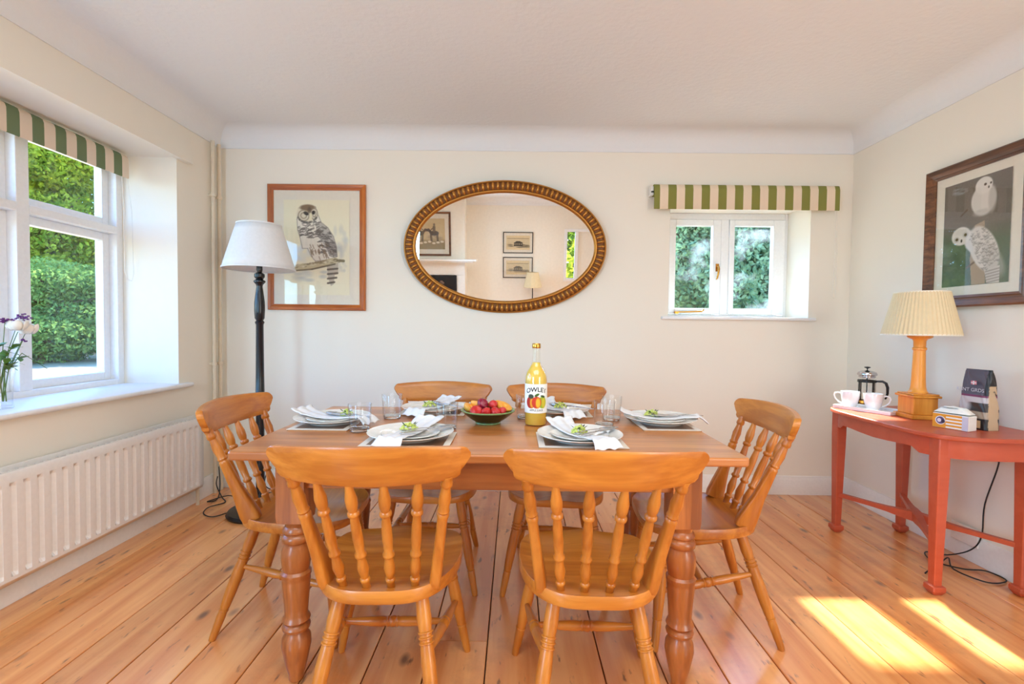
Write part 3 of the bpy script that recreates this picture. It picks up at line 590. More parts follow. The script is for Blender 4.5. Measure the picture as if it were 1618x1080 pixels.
# oval mirror
tm = math.radians(5.2)
mt = tag(empty('oval_mirror', (-.076, 3.412, 1.769)), 'oval gilt mirror with fluted frame leaning on the back wall', 'mirror'); mt.rotation_euler.x = tm
A, B = .724, .466
NE = 1040; NF = 104
_th = np.linspace(0, 2*PI, 20001); _l = np.concatenate([[0], np.cumsum(np.hypot(np.diff(A*np.cos(_th)), np.diff(B*np.sin(_th))))])
THS = np.interp(np.arange(NE)/NE*_l[-1], _l, _th)
def ept(th, a_in, yy):
    ca, sa = math.cos(th), math.sin(th); nx, nz = ca/A, sa/B; l = math.hypot(nx, nz); return (A*ca-nx/l*a_in, yy, B*sa-nz/l*a_in)
def ering(a_in, yy): return [ept(th, a_in, yy) for th in THS[::4]]
m = MB(); m.loops([ering(0, .012), ering(.0, -.004), ering(.004, -.010), ering(.009, -.011), ering(.012, -.006)], False, False); m.build('outer_bead', M['gold'], mt, 60)
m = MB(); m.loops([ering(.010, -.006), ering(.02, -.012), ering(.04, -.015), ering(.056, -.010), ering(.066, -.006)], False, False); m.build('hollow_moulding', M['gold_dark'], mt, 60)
m = MB()
for k in range(NF):
    rows = []
    for a_in, yy, wd in ((.0125, -.007, .5), (.018, -.018, .8), (.03, -.025, 1), (.045, -.025, 1), (.057, -.018, .8), (.064, -.008, .5)):
        row = []
        for q_ in (-1, -.8, -.45, 0, .45, .8, 1):
            th = float(np.interp((k+.5+q_*.36*wd) % NF/NF*_l[-1], _l, _th)); row.append(ept(th, a_in, -.004+(yy+.004)*(1-q_*q_)**.5))
        rows.append(row)
    m.add([p for r_ in rows for p in r_], [(j*7+i, j*7+i+1, (j+1)*7+i+1, (j+1)*7+i) for j in range(5) for i in range(6)])
m.build('fluting', M['gold'], mt, 60)['kind'] = 'stuff'
m = MB(); m.loops([ering(.064, -.006), ering(.067, -.015), ering(.073, -.018), ering(.079, -.015), ering(.084, -.004), ering(.09, .003)], False, False); m.build('inner_rim', M['gold'], mt, 60)
m = MB(); m.loops([ering(.0865, .0), ering(.0865, .012)]); m.build('mirror_glass', M['mirror'], mt, 30)

# ------------------------------------------------------------------ floor lamp
ft = tag(empty('floor_lamp', (-1.615, 3.0, 0)), 'black turned floor lamp with white shade before the owl print', 'lamp')
MB().lathe([(.0, 0), (.19, 0), (.195, .012), (.185, .028), (.12, .038), (.06, .05), (.04, .07), (.0, .07)], seg=40).build('base', M['black'], ft)
MB().lathe([(.03, .06), (.034, .09), (.02, .13), (.026, .16), (.024, .5), (.026, .75), (.031, .755), (.026, .765), (.024, .9), (.022, 1.20), (.028, 1.215), (.02, 1.226), (.028, 1.24), (.031, 1.29), (.03, 1.34), (.024, 1.39), (.018, 1.44), (.02, 1.452), (.034, 1.468), (.034, 1.476), (.02, 1.486), (.03, 1.50), (.03, 1.518), (.014, 1.53), (.018, 1.545), (.016, 1.60)], seg=24).build('pole', M['black'], ft)
def shade(name, m, t, r0_, z0, r1, z1, seg=64, pleat=0, mr=None):
    def ring(r, z): return [((r+pleat*(k % 2))*math.cos(2*PI*k/seg), (r+pleat*(k % 2))*math.sin(2*PI*k/seg), z) for k in range(seg)]
    n = 6
    o = MB().loops([ring(r0_+(r1-r0_)*i/n, z0+(z1-z0)*i/n) for i in range(n+1)], False, False).build(name, m, t, 60 if not pleat else 0, solid=.002)
    for r, z in ((r0_+.001, z0), (r1+.001, z1)): MB().lathe([(r-.003, z-.004), (r+.002, z-.004), (r+.002, z+.004), (r-.003, z+.004)], seg=64, cap0=False, cap1=False).build('shade_binding', mr or m, t)
    m_ = MB()
    for k in range(3): a = 2*PI*k/3; m_.tube([(0, 0, z1-.03), (r1*math.cos(a), r1*math.sin(a), z1-.004)], .0015, 6)
    m_.tube([(0, 0, z0+.03), (0, 0, z1-.03)], .006, 8); m_.build('shade_carrier', M['steel'], t)
    return o
shade('shade', M['shade_white'], ft, .208, 1.55, .127, 1.825)
MB().ball((0, 0, 1.66), .03, .03, .04).build('bulb', M['porc'], ft)
def cable(label, pts, r=.0035):
    P = [Vector(a) for a in pts]; out = []
    for i in range(len(P)-1):
        a, b, c, d = P[max(i-1, 0)], P[i], P[i+1], P[min(i+2, len(P)-1)]
        for k in range(6):
            t = k/6; out.append(.5*((2*b)+(c-a)*t+(2*a-5*b+4*c-d)*t*t+(3*b-a-3*c+d)*t**3))
    out.append(P[-1]); return tag(MB().tube(out, r, 8).build('cable', M['flex']), label, 'cable')
cable('black cable looping on the floor beside the floor lamp base', [(-1.80, 2.98, .006), (-1.86, 2.9, .006), (-1.95, 2.95, .006), (-1.98, 3.05, .008), (-1.93, 3.14, .006), (-2.0, 3.22, .012), (-2.05, 3.24, .09), (-2.06, 3.27, .14)])
cable('black cable tangled along the skirting in the left corner', [(-2.07, 3.30, .2), (-2.05, 3.28, .07), (-2.02, 3.2, .006), (-2.05, 3.14, .01), (-1.97, 3.24, .016), (-1.88, 3.22, .006), (-1.97, 3.33, .02), (-1.85, 3.38, .006), (-1.74, 3.33, .006), (-1.66, 3.4, .006)])
cable('black cable hanging down the wall behind the floor lamp', [(-1.80, 3.43, .36), (-1.78, 3.42, .2), (-1.8, 3.40, .05), (-1.72, 3.36, .012), (-1.64, 3.30, .006), (-1.6, 3.22, .012)])

# ------------------------------------------------------------------ dining table
ZT = .80
tt = tag(empty('dining_table', (-.08, 1.91, 0)), 'rectangular farmhouse pine dining table with thick turned legs', 'table')
hx, y0_, y1_ = .823, 1.474-1.91, 2.345-1.91
def rrect(x0, x1, y0, y1, r, n=5):
    out = []
    for cx, cy_, a0 in ((x1-r, y0+r, -PI/2), (x1-r, y1-r, 0), (x0+r, y1-r, PI/2), (x0+r, y0+r, PI)):
        for k in range(n+1): a = a0+PI/2*k/n; out.append((cx+r*math.cos(a), cy_+r*math.sin(a)))
    return out
MB().prism(rrect(-hx, hx, y0_, y1_, .015), ZT-.029, ZT).build('tabletop', M['table_x'], tt, 30, .006, 3)
ly0, ly1, lx = 1.575-1.91, 2.245-1.91, .648
for s in (ly0, ly1): MB().box(-lx+.04, lx-.04, s-.026 if s < 0 else s+.004, s-.004 if s < 0 else s+.026, .662, ZT-.029).build('apron', M['table_leg_x'], tt, 0, .002)
for s in (-lx, lx): MB().box(s-.012, s+.012, ly0+.04, ly1-.04, .662, ZT-.029).build('apron', M['table_leg_y'], tt, 0, .002)
lp = [(.012, 0), (.024, .004), (.025, .02), (.034, .055), (.0405, .085), (.0475, .122), (.0455, .148), (.036, .165), (.034, .172), (.043, .178), (.0455, .187), (.041, .196), (.0355, .2), (.042, .205), (.0455, .211), (.042, .219), (.0365, .228), (.038, .25), (.042, .30), (.0455, .345), (.044, .354), (.048, .361), (.048, .371), (.041, .379), (.044, .39), (.0475, .42), (.0455, .448), (.038, .465), (.037, .472), (.044, .478), (.0455, .487), (.044, .496), (.037, .502), (.037, .506), (.042, .511), (.042, .52), (.034, .53), (.036, .545), (.0445, .556)]
for sx in (-1, 1):
    for yy in (ly0, ly1):
        m = MB().lathe(lp, (sx*lx, yy), 28, True, False)
        b = .0465; x = sx*lx
        m.loops([[(x+(b*c if k else .044*c), yy+(b*s if k else .044*s), z) for c, s in ((-1, -1), (1, -1), (1, 1), (-1, 1))] for k, z in ((0, .548), (1, .57), (1, ZT-.029))])
        m.build('leg', M['table_leg_z'], tt, 40)

# ------------------------------------------------------------------ chairs
def make_chair():
    t = empty('dining_chair')
    # seat
    N = 56; out = []
    for k in range(N):
        th = 2*PI*k/N; c, s = math.cos(th), math.sin(th); e = 2/3.4
        x = math.copysign(abs(c)**e, c); y = math.copysign(abs(s)**e, s)
        wx = .222 if y > 0 else .222-.05*(-y)**1.4
        out.append((wx*x, .012+.228*y))
    def ztop(x, y, s):
        d = .016*max(0, 1-s**5); yf = max(0, (y-.03)/.2)
        return .46-d*(.9-.3*yf)+.008*yf*math.cos(x/.222*PI*2)*max(0, min(1, (1.02-s)*6+.35))-.008*yf**2
    m = MB(); rings = [[(x*.96, y*.96, .4195) for x, y in out], [(x*.992, y*.992, .421) for x, y in out], [(x, y, .4255) for x, y in out], [(x, y, ztop(x, y, 1)-.004) for x, y in out]]
    for s in (.99, .95, .88, .75, .6, .45, .3, .15): rings.append([(x*s, y*s, ztop(x*s, y*s, s)) for x, y in out])
    m.loops(rings).build('seat', M['chair_x'], t, 50)
    RG = lambda a, r: [(a-.012, r*.9), (a-.008, r*1.08), (a-.001, r*1.08), (a+.003, r*.9)]
    def leg(x0, y0, x1, y1):
        pf = [(0, .0185), (.06, .0195)]+[(.2, .0215)]+RG(.27, .0205)+RG(.30, .0205)+RG(.33, .0205)+[(.36, .0195), (.46, .0215), (.6, .0205), (.72, .0175)]+RG(.755, .0168)+[(.8, .0165), (.97, .0135), (1, .012)]
        return MB().loft((x0, y0, .432), (x1, y1, 0), pf, 16)
    fl0, rl0 = (.15, .155), (.115, -.135); fl1, rl1 = (.232, .205), (.19, -.275)
    for s in (-1, 1):
        leg(s*fl0[0], fl0[1], s*fl1[0], fl1[1]).build('leg', M['chair_z'], t, 50)
        leg(s*rl0[0], rl0[1], s*rl1[0], rl1[1]).build('leg', M['chair_z'], t, 50)
    def at(a, b, z): k = (.432-z)/.432; return Vector((a[0]+(b[0]-a[0])*k, a[1]+(b[1]-a[1])*k, z))
    st = [(0, .008), (.12, .011), (.3, .0155), (.4, .0165), (.44, .0145), (.455, .0175), (.47, .0145), (.485, .0175), (.515, .0175), (.53, .0145), (.545, .0175), (.56, .0145), (.6, .0165), (.7, .0155), (.88, .011), (1, .008)]
    ends = []
    for s in (-1, 1):
        a = at(fl0, fl1, .205); b = at(rl0, rl1, .265); a.x *= s; b.x *= s
        MB().loft(a, b, st, 12, (0, 0, 1)).build('stretcher', M['chair_y'], t, 50); ends.append(a.lerp(b, .45))
    MB().loft(ends[0], ends[1], st, 12, (0, 0, 1)).build('stretcher', M['chair_x'], t, 50)
    # crest rail
    def cy_(x, z): return -.338+.062*(x/.26)**2-(z-.895)*.28
    def top(x): x = abs(x); return .897-.007*(x/.2)**2-(0 if x < .248 else .016*((x-.248)/.015)**2.2)
    def bot(x):
        x = abs(x)
        if x < .224: return .788+.008*(x/.22)**2-(0 if x < .19 else -.004*((x-.19)/.034)**2)
        if x < .236: return .800+.008*((x-.224)/.012)**2
        if x < .2375: return .808+.012*(x-.236)/.0015
        return .82+.038*((x-.2375)/.0255)**1.3
    xs = [-.263+.526*k/64 for k in range(65)]+[s*v for s in (-1, 1) for v in (.224, .236, .2375, .2625, .2615, .259)]
    xs.sort(); ringsC = []
    for x in xs:
        tz, bz = top(x), bot(x); sl = .124*x/.26*.5; dx = -.0*x
        nrm = Vector((2*.062*x/.26**2, -1)).normalized(); hw = .0115
        col = []
        for f in (0, .06, .25, .5, .75, .94, 1):
            z = bz+(tz-bz)*f; hh = hw*(.72 if f in (0, 1) else 1); col.append(((x-nrm.x*hh), cy_(x, z)-nrm.y*hh, z))
        for f in (1, .94, .75, .5, .25, .06, 0):
            z = bz+(tz-bz)*f; hh = hw*(.72 if f in (0, 1) else 1); col.append(((x+nrm.x*hh), cy_(x, z)+nrm.y*hh, z))
        ringsC.append(col)
    MB().loops(ringsC).build('crest_rail', M['chair_x'], t, 40)
    # stiles: turned above, flat and broad below
    for s in (-1, 1):
        p0 = (s*.158, -.135, .452); p1 = (s*.206, cy_(.206, .80), .806)
        pf = [(0, .0165, .034, 5), (.06, .017, .037, 5), (.18, .0165, .031, 5), (.34, .0155, .022, 4), (.62, .0145, .0165, 3), (.64, .0175, .0175), (.655, .0175, .0175), (.67, .014, .014), (.69, .0175, .0175), (.71, .0145, .0145), (.8, .0175, .0175), (.87, .0135, .0135), (.9, .012, .012), (.915, .0165, .0165), (.94, .0165, .0165), (.96, .014, .014), (1, .016, .016)]
        MB().loft(p0, p1, pf, 20, (1, 0, 0)).build('stile', M['chair_z'], t, 40)
    sp = [(0, .0115), (.09, .012), (.1, .0145), (.12, .0145), (.13, .0105), (.16, .0125), (.22, .0165), (.28, .0135), (.33, .0105), (.345, .0165), (.365, .0165), (.38, .012), (.5, .0145), (.62, .0135), (.71, .0105), (.725, .0165), (.745, .0165), (.76, .0115), (.8, .0155), (.86, .0165), (.92, .0125), (1, .0085)]
    for x0, x1 in ((-.102, -.132), (-.035, -.045), (.035, .045), (.102, .132)):
        MB().loft((x0, -.168+.15*x0*x0/.04*.1, .44), (x1, cy_(x1, .795), .797), sp, 14).build('spindle', M['chair_z'], t, 50)
    return t
CH = [('honey wood spindle-back chair at front left, its back to the viewer', -.388, 1.515, 0.03),
      ('honey wood spindle-back chair at front right, its back to the viewer', .245, 1.505, -.01),
      ('honey wood spindle-back chair at the radiator end of the table', -.868, 1.96, -PI/2+.03),
      ('honey wood spindle-back chair at the right end, near the red console', .755, 1.96, PI/2-.06),
      ('honey wood spindle-back chair behind the table, left of the bottle', -.392, 2.30, PI-.02),
      ('honey wood spindle-back chair behind the table and the bottle', .205, 2.275, PI-.08)]
c0 = make_chair()
for i, (lab, x, y, rz) in enumerate(CH):
    c = c0 if i == 0 else copy_tree(c0)
    c.location = (x, y, 0); c.rotation_euler.z = rz; tag(c, lab, 'chair', 'spindle-back chairs around the dining table')

# ------------------------------------------------------------------ place settings
def make_mat():
    t = empty('placemat')
    MB().prism(rrect(-.15, .15, -.115, .115, .006), 0, .004).build('base', M['cork'], t, 0)
    m = MB(); a, b, c, d = .15, .115, .128, .093
    m.box(-a, a, -b, -d, .004, .0052).box(-a, a, d, b, .004, .0052).box(-a, -c, -d, d, .004, .0052).box(c, a, -d, d, .004, .0052)
    m.build('border', M['mat_border'], t, 0)
    MB().box(-c, c, -d, d, .004, .0051).build('centre', M['mat_centre'], t, 0); return t
def plate_mesh(R, h, th=.0035, well=.62):
    return MB().lathe([(0.001, .004), (R*well*.9, .004), (R*well, .006), (R*well*1.06, h*.55), (R*.8, h*.72), (R*.97, h), (R, h+.0015), (R*1.003, h), (R*.97, h-th), (R*.8, h*.72-th), (R*well*1.05, h*.5-th), (R*well*.98, 0), (R*well*.85, 0), (R*well*.82, .002), (.001, .002)], seg=56)
def napkin_mesh(seed):
    rs = random.Random(seed)
    path = [(-.188, .004), (-.178, .012), (-.166, .022), (-.153, .0295), (-.12, .0285), (-.095, .0265), (-.06, .020), (0, .017), (.06, .020), (.09, .0265), (.11, .0285), (.13, .031), (.15, .036), (.165, .045)]
    def fn(u, v):
        k = v*(len(path)-1); i = min(int(k), len(path)-2); f = k-i
        s = path[i][0]+(path[i+1][0]-path[i][0])*f; z = path[i][1]+(path[i+1][1]-path[i][1])*f
        wd = .036+.022*abs(v-.45)*1.7; x = (u-.5)*2*wd
        return (x+.01*math.sin(v*5+seed), s, z+.0035*abs(math.sin(u*PI*2.5+seed))*(1 if .25 < v < .8 else 2.2))
    return MB().grid(fn, 16, 39)
def fork_mesh():
    m = MB(); z = .0
    m.grid(lambda u, v: ((u-.5)*(.012-.006*math.sin(v*PI*.9)), -.09+v*.12, .004+.004*math.sin(v*PI)), 4, 14)
    m.grid(lambda u, v: ((u-.5)*(.008+.014*min(1, v*3)), .03+v*.03, .004+.001*v), 4, 5)
    for k in range(4): m.box(-.0105+k*.006, -.0075+k*.006, .06, .10, .0045, .006)
    return m
def knife_mesh():
    m = MB(); m.grid(lambda u, v: ((u-.5)*(.012-.003*v), -.11+v*.1, .005+.001*math.sin(v*PI)), 3, 8)
    m.grid(lambda u, v: ((u-.5)*(.017*(1-max(0, v-.75)**2*9)), -.01+v*.12, .005), 3, 12); return m
def garnish():
    t = empty('garnish_sprig'); rs = random.Random(2); m = MB()
    for k in range(46):
        a = rs.uniform(0, 6.28); r = .03*rs.random()**.6; z = .004+.024*(1-(r/.032)**2)*rs.uniform(.4, 1); m.ball((r*math.cos(a), r*.8*math.sin(a), z), .0052, .0052, .0042, 6, 4)
    m.build('florets', M['floret'], t)['kind'] = 'stuff'
    m = MB()
    for k in range(6):
        a = rs.uniform(0, 6.28); c = Vector((.018*math.cos(a), .014*math.sin(a), .018)); d = Vector((math.cos(a), math.sin(a), .7))*.014
        s = Vector((-math.sin(a), math.cos(a), 0))*.004; m.add([c, c+d*.5+s, c+d, c+d*.5-s], [(0, 1, 2, 3)])
    m.build('leaf_sprig', M['floret_leaf'], t, solid=.0006); return t
base = {}
base['mat'] = make_mat()
base['plate'] = plate_mesh(.151, .024).build('dinner_plate', M['porc'], smooth=50)
base['side'] = plate_mesh(.102, .014).build('side_plate', M['porc'], smooth=50)
base['nap'] = napkin_mesh(1).build('napkin', M['linen'], smooth=60, solid=.0022)
base['fork'] = fork_mesh().build('fork', M['steel'], smooth=60, solid=.0016)
base['knife'] = knife_mesh().build('knife', M['steel'], smooth=60, solid=.0018)
base['garn'] = garnish()
#  where, mat centre, mat rot, plate centre, napkin rot, cutlery rot, garnish offset
PL = [('at the near left place behind the front left chair', (-.362, 1.655), 0, (-.364, 1.675), -.28, -.95, (-.012, .02)),
      ('at the near right place in front of the bottle', (.235, 1.675), 0, (.236, 1.682), .35, -.9, (-.002, .0)),
      ('at the left end place near the radiator', (-.745, 1.93), PI/2, (-.742, 1.935), 1.2, 1.15, (.05, .02)),
      ('at the right end place near the console', (.625, 2.0), PI/2, (.622, 2.01), 1.35, 1.5, (-.03, .02)),
      ('at the far left place before the back left chair', (-.372, 2.225), 0, (-.372, 2.215), -.4, .8, (-.02, -.02)),
      ('at the far right place behind the bottle', (.205, 2.225), 0, (.202, 2.205), .3, .9, (.015, .0))]
seen = set()
def place(k, name_obj, loc_, rz, label, cat, grp, rx=0, ry=0):
    o = base[k] if k not in seen else copy_tree(base[k]); seen.add(k)
    o.location = loc_; o.rotation_euler = (rx, ry, rz); tag(o, label, cat, grp); return o
for wh, (mx_, my_), mr, (px_, py_), nr, cr_, (gx, gy) in PL:
    place('mat', None, (mx_, my_, ZT), mr, 'brown placemat with ivory border '+wh, 'placemat', 'placemats on the dining table')
    zz = ZT+.0055
    place('plate', None, (px_, py_, zz), 0, 'large white dinner plate '+wh, 'plate', 'dinner plates on the placemats')
    place('side', None, (px_, py_, zz+.0068), 0, 'small white side plate '+wh, 'plate', 'side plates on the dinner plates')
    n = place('nap', None, (px_, py_, zz), nr, 'white folded linen napkin '+wh, 'napkin', 'napkins across the plates')
    dx, dy = math.cos(nr), math.sin(nr)
    place('fork', None, (px_+.052, py_+.008, zz+.027), cr_, 'steel fork laid on napkin '+wh, 'fork', 'forks on the plates', ry=.0, rx=-.0)
    place('knife', None, (px_+.066, py_-.012, zz+.027), cr_+.06, 'steel knife laid on napkin '+wh, 'knife', 'knives on the plates')
    place('garn', None, (px_+gx, py_+gy, zz+.021), rnd.uniform(0, 6), 'lime green flower sprig '+wh, 'garnish', 'sprigs on the plates')
gm = MB().lathe([(.001, 0), (.034, 0), (.037, .002), (.039, .012), (.0435, .104), (.0425, .1055), (.0412, .104), (.0372, .02), (.033, .0155), (.001, .0145)], seg=40)
g0 = gm.build('water_tumbler', M['tumbler'], smooth=50)
MB().lathe([(.001, .0012), (.0325, .0012), (.0345, .003), (.0358, .012), (.034, .0142), (.001, .0142)], seg=32).build('thick_base', M['solid_glass'], g0)
GL = [('clear tumbler left of the far left plate', -.53, 2.055), ('clear tumbler between the left end plate and the near left plate', -.584, 1.79),
      ('clear tumbler just left of the fruit bowl', -.26, 1.842), ('clear tumbler half hidden behind the bottle', .052, 2.085),
      ('clear tumbler beside the near right plate, nearer of two', .37, 1.93), ('clear tumbler beside the right end mat, farther of two', .43, 2.075)]
for i, (lab, x, y) in enumerate(GL):
    o = g0 if i == 0 else copy_tree(g0)
    o.location = (x, y, ZT); tag(o, lab, 'glass', 'tumblers on the dining table')

# bottle
bo = tag(empty('juice_bottle', (.091, 1.955, ZT)), 'tall glass bottle of cloudy yellow apple juice with white label', 'bottle')
MB().lathe([(.001, .003), (.043, .003), (.0455, .008), (.0455, .185), (.044, .2), (.038, .22), (.028, .236), (.0195, .25), (.0165, .265), (.0148, .31), (.0165, .312), (.0165, .318), (.014, .32)], seg=40, cap1=False).build('glass_body', M['bottle'], bo)
MB().lathe([(.001, .004), (.042, .004), (.0443, .009), (.0443, .185), (.043, .199), (.037, .219), (.027, .235), (.0185, .249), (.016, .258), (.001, .258)], seg=40).build('juice', M['cider'], bo)
MB().lathe([(.0172, .316), (.0178, .318), (.0178, .332), (.016, .336), (.001, .336)], seg=24).build('cap', M['brass'], bo)['label'] = 'gold bottle cap'
lp_ = Paint(140, 118, (240, 238, 232), 0, 0, 1.0)       # apples on the label, flat print
for cx, c1, c2 in ((46, (176, 44, 32), (224, 150, 40)), (96, (150, 170, 46), (206, 186, 50)), (71, (204, 60, 36), (236, 178, 48))):
    lp_.ell(cx, 74, 20, 24, c1, .1).ell(cx+6, 76, 10, 20, c2, .5).ell(cx-9, 76, 5, 17, c1, .6)
lp_.ell(47, 50, 12, 9, (66, 72, 58), .3).ell(72, 44, 11, 5, (72, 104, 40), .3, 1, -.5).ell(98, 50, 11, 4.5, (60, 80, 38), .3, 1, .3).line(68, 44, 70, 54, 1.8, (70, 50, 30))
lo = lp_.build('label', .14, .118, 0, bo); me = lo.data
BR = .0462; A0 = math.atan2(-1.955, -.091)+.05
def wrap(me, zc):
    for v in me.vertices:
        a = A0+v.co.x/BR; rr = BR-v.co.y; v.co = (rr*math.cos(a), rr*math.sin(a), v.co.z+zc)
wrap(me, .113); lo['label'] = 'white paper label with painted apples'
def lettering(txt, size, z, m, par, arc=0):
    me = text_mesh(txt, size)
    for v in me.vertices:
        x, y, zz = v.co; v.co = (x, -.0003-abs(zz), y-arc*(x/.03)**2)
    wrap(me, z); me.materials.append(m); o = bpy.data.objects.new('lettering', me); COL.objects.link(o); o.parent = par; return o
lettering('OWLET', .0262, .150, M['ink'], lo, .004)
lettering('APPLE JUICE', .0105, .066, M['ink_grey'], lo)

# fruit bowl
fb = tag(empty('fruit_bowl', (-.107, 1.972, ZT)), 'shallow dark green glazed bowl holding red and orange fruit', 'bowl')
def brim(k): return 1+.03*math.cos(8*k)
MB().lathe([(.001, .006), (.045, .006), (.047, 0), (.05, 0), (.05, .006), (.075, .022), (.098, .04), (.110, .052), (.107, .054), (.093, .043), (.07, .026), (.04, .013), (.001, .011)], seg=48).build('body', M['bowl_out'], fb)
MB().lathe([(.106, .049), (.1125, .054), (.1135, .057), (.1115, .0585), (.104, .053)], seg=48, cap0=False, cap1=False).build('rim', M['bowl_rim'], fb)['label'] = 'pale green rim'
MB().lathe([(.0505, .0005), (.053, .003), (.0505, .007)], seg=40, cap0=False, cap1=False).build('foot_ring', M['bowl_rim'], fb)
FR = [('halved orange peach at the left of the bowl', 'peach_half', 'fruit_orange', -.075, .005, .057, .027, .5), ('halved orange peach at the back left of the bowl', 'peach_half', 'fruit_orange', -.045, .04, .064, .03, 1.2),
      ('halved orange peach at the back centre of the bowl', 'peach_half', 'fruit_orange', .018, .045, .064, .032, 2.0), ('halved orange peach at the right of the bowl', 'peach_half', 'fruit_orange', .066, .018, .06, .03, .2),
      ('dark plum-red fruit piled on top of the red ones', 'red_plum', 'fruit_plum', -.024, .0, .075, .022, .3), ('bright red fruit with green stalk right of the plum', 'red_plum', 'fruit_red', .022, -.002, .073, .017, .9),
      ('red strawberry at the front left of the bowl', 'strawberry', 'fruit_red', -.046, -.05, .05, .024, .2), ('red strawberry at the front centre of the bowl', 'strawberry', 'fruit_red', -.004, -.056, .05, .02, 1.4),
      ('red strawberry at the front right of the bowl', 'strawberry', 'fruit_red', .032, -.05, .05, .02, 2.6), ('small red strawberry at the right edge of the bowl', 'strawberry', 'fruit_red', .062, -.036, .053, .015, 0.8)]
for lab, nm, mm, x, y, z, r, a in FR:
    r *= 1.14; t = tag(empty(nm, (-.107+x, 1.972+y, ZT+z+.004), a), lab, 'fruit', 'fruit in the green bowl'); rs = random.Random(lab)
    if nm == 'peach_half':
        MB().lathe([(.001, -r*.62), (r*.6, -r*.5), (r*.93, -.15*r), (r, .1*r), (r*.97, .28*r), (r*.8, .34*r), (r*.45, .28*r), (r*.3, .1*r), (.001, .05*r)], seg=18).build('flesh', M[mm], t).rotation_euler = (.35*math.cos(a), .4, 0)
    else:
        MB().lathe([(.001, -r*.95), (r*.5, -r*.75), (r*.85, -r*.25), (r, .1*r), (r*.9, .5*r), (r*.5, .8*r), (.12*r, .72*r), (.001, .7*r)], seg=18).build('flesh', M[mm], t).rotation_euler = (1.1*math.cos(a*3), .9*math.sin(a*2), 0)
        MB().tube([(0, 0, r*.6), (.001, .001, r*.85), (.003, .002, r*1.1)], .0012, 6).ball((0, 0, r*.72), r*.35, r*.35, r*.08, 8, 4).build('stalk', M['stalk'], t)

# ------------------------------------------------------------------ console table
ct = tag(empty('console_table', (2.16, 2.495, 0)), 'salmon red bow-fronted console table against the right wall', 'table')
ZS = .742
def bow(ax, ay, e=3.2, n=40, x0=2.41):
    out = [(x0-2.16, ay)]
    for k in range(1, n):
        th = PI/2-PI*k/n; c, s = math.cos(th), math.sin(th); out.append((x0-2.16-ax*abs(c)**(2/e), math.copysign(ay*abs(s)**(2/e), s)))
    out.append((x0-2.16, -ay)); return out
MB().prism(bow(.545, .45, 5, 80), ZS-.022, ZS).build('top', M['red'], ct, 30, .006, 3)
# bowed apron with bracket-shaped lower edge
ao = bow(.515, .42, 5, 120); ai = bow(.495, .40, 5, 120); zt = ZS-.022
L_ = [0]
for i in range(1, len(ao)): L_.append(L_[-1]+math.dist(ao[i], ao[i-1]))
def alow(i):
    y = ao[i][1]; x = ao[i][0]
    if x > -.17: return zt-.085
    a = abs(y)
    if a > .27: return zt-.085
    if a > .235: return zt-.085+.022*(.27-a)/.035
    return zt-.063+.018*(1-(a/.235)**2)*0-.012*(math.cos(a/.235*PI)*.5+.5)
rings = [[(ao[i][0], ao[i][1], zt), (ao[i][0], ao[i][1], alow(i)), (ai[i][0], ai[i][1], alow(i)), (ai[i][0], ai[i][1], zt)] for i in range(len(ao))]
MB().loops(rings).build('apron', M['red'], ct, 40)
for x, y, h in ((1.946, 2.83, 1), (1.946, 2.16, 1), (2.335, 2.835, 0), (2.335, 2.155, 0)):
    x -= 2.16; y -= 2.495
    m = MB().loft((x, y, zt), (x, y, .04), [(0, .028, .028, 12), (.2, .028, .028, 12), (.97, .0185, .0185, 12), (1, .0185, .0185, 12)], 8, (1, 0, 0))
    m.build('leg', M['red'], ct, 30, .002)
    MB().loft((x, y, .045), (x, y, 0), [(0, .02, .02, 12), (.12, .03, .03, 12), (.55, .031, .031, 12), (.7, .027, .027, 12), (1, .018, .018, 12)], 8, (1, 0, 0)).build('foot', M['red'], ct, 30, .002)
def sbar(a, b):
    A_, B_ = Vector(a), Vector(b); d = (B_-A_).normalized(); nrm = Vector((-d.y, d.x, 0)); rings = []
    for k in range(13):
        t = k/12; c = A_.lerp(B_, t); h = .011+.014*math.exp(-((t-.5)/.13)**2); wdt = .012+.008*math.exp(-((t-.5)/.16)**2)
        rings.append([c+nrm*wdt+Vector((0, 0, -h)), c-nrm*wdt+Vector((0, 0, -h)), c-nrm*wdt+Vector((0, 0, h)), c+nrm*wdt+Vector((0, 0, h))])
    return MB().loops(rings)
sbar((1.94-2.16, 2.835-2.495, .225), (2.335-2.16, 2.155-2.495, .225)).build('stretcher', M['red'], ct, 30)
sbar((2.335-2.16, 2.835-2.495, .228), (1.94-2.16, 2.155-2.495, .228)).build('stretcher', M['red'], ct, 30)

tl = tag(empty('table_lamp', (2.168, 2.55, ZS), -.1), 'golden wooden column table lamp with cream pleated shade', 'lamp')
MB().box(-.074, .074, -.074, .074, 0, .022).box(-.06, .06, -.06, .06, .022, .112).box(-.071, .071, -.071, .071, .112, .124).box(-.064, .064, -.064, .064, .124, .132).build('base', M['lampwood'], tl, 0, .004)
MB().lathe([(.043, .132), (.043, .138), (.037, .146), (.033, .165), (.031, .2), (.0265, .355), (.0265, .36), (.031, .364), (.031, .374), (.0265, .378), (.027, .41), (.033, .42), (.05, .427), (.055, .433), (.055, .439), (.015, .443)], seg=32).build('column', M['lampwood'], tl)
MB().lathe([(.012, .448), (.012, .47), (.016, .472), (.016, .52)], seg=14).build('lamp_holder', M['brass'], tl)
shade('shade', M['shade_cream'], tl, .166, .444, .114, .668, 110, .0034, M['shade_rim'])
MB().ball((0, 0, .55), .028, .028, .036).build('bulb', M['porc'], tl)
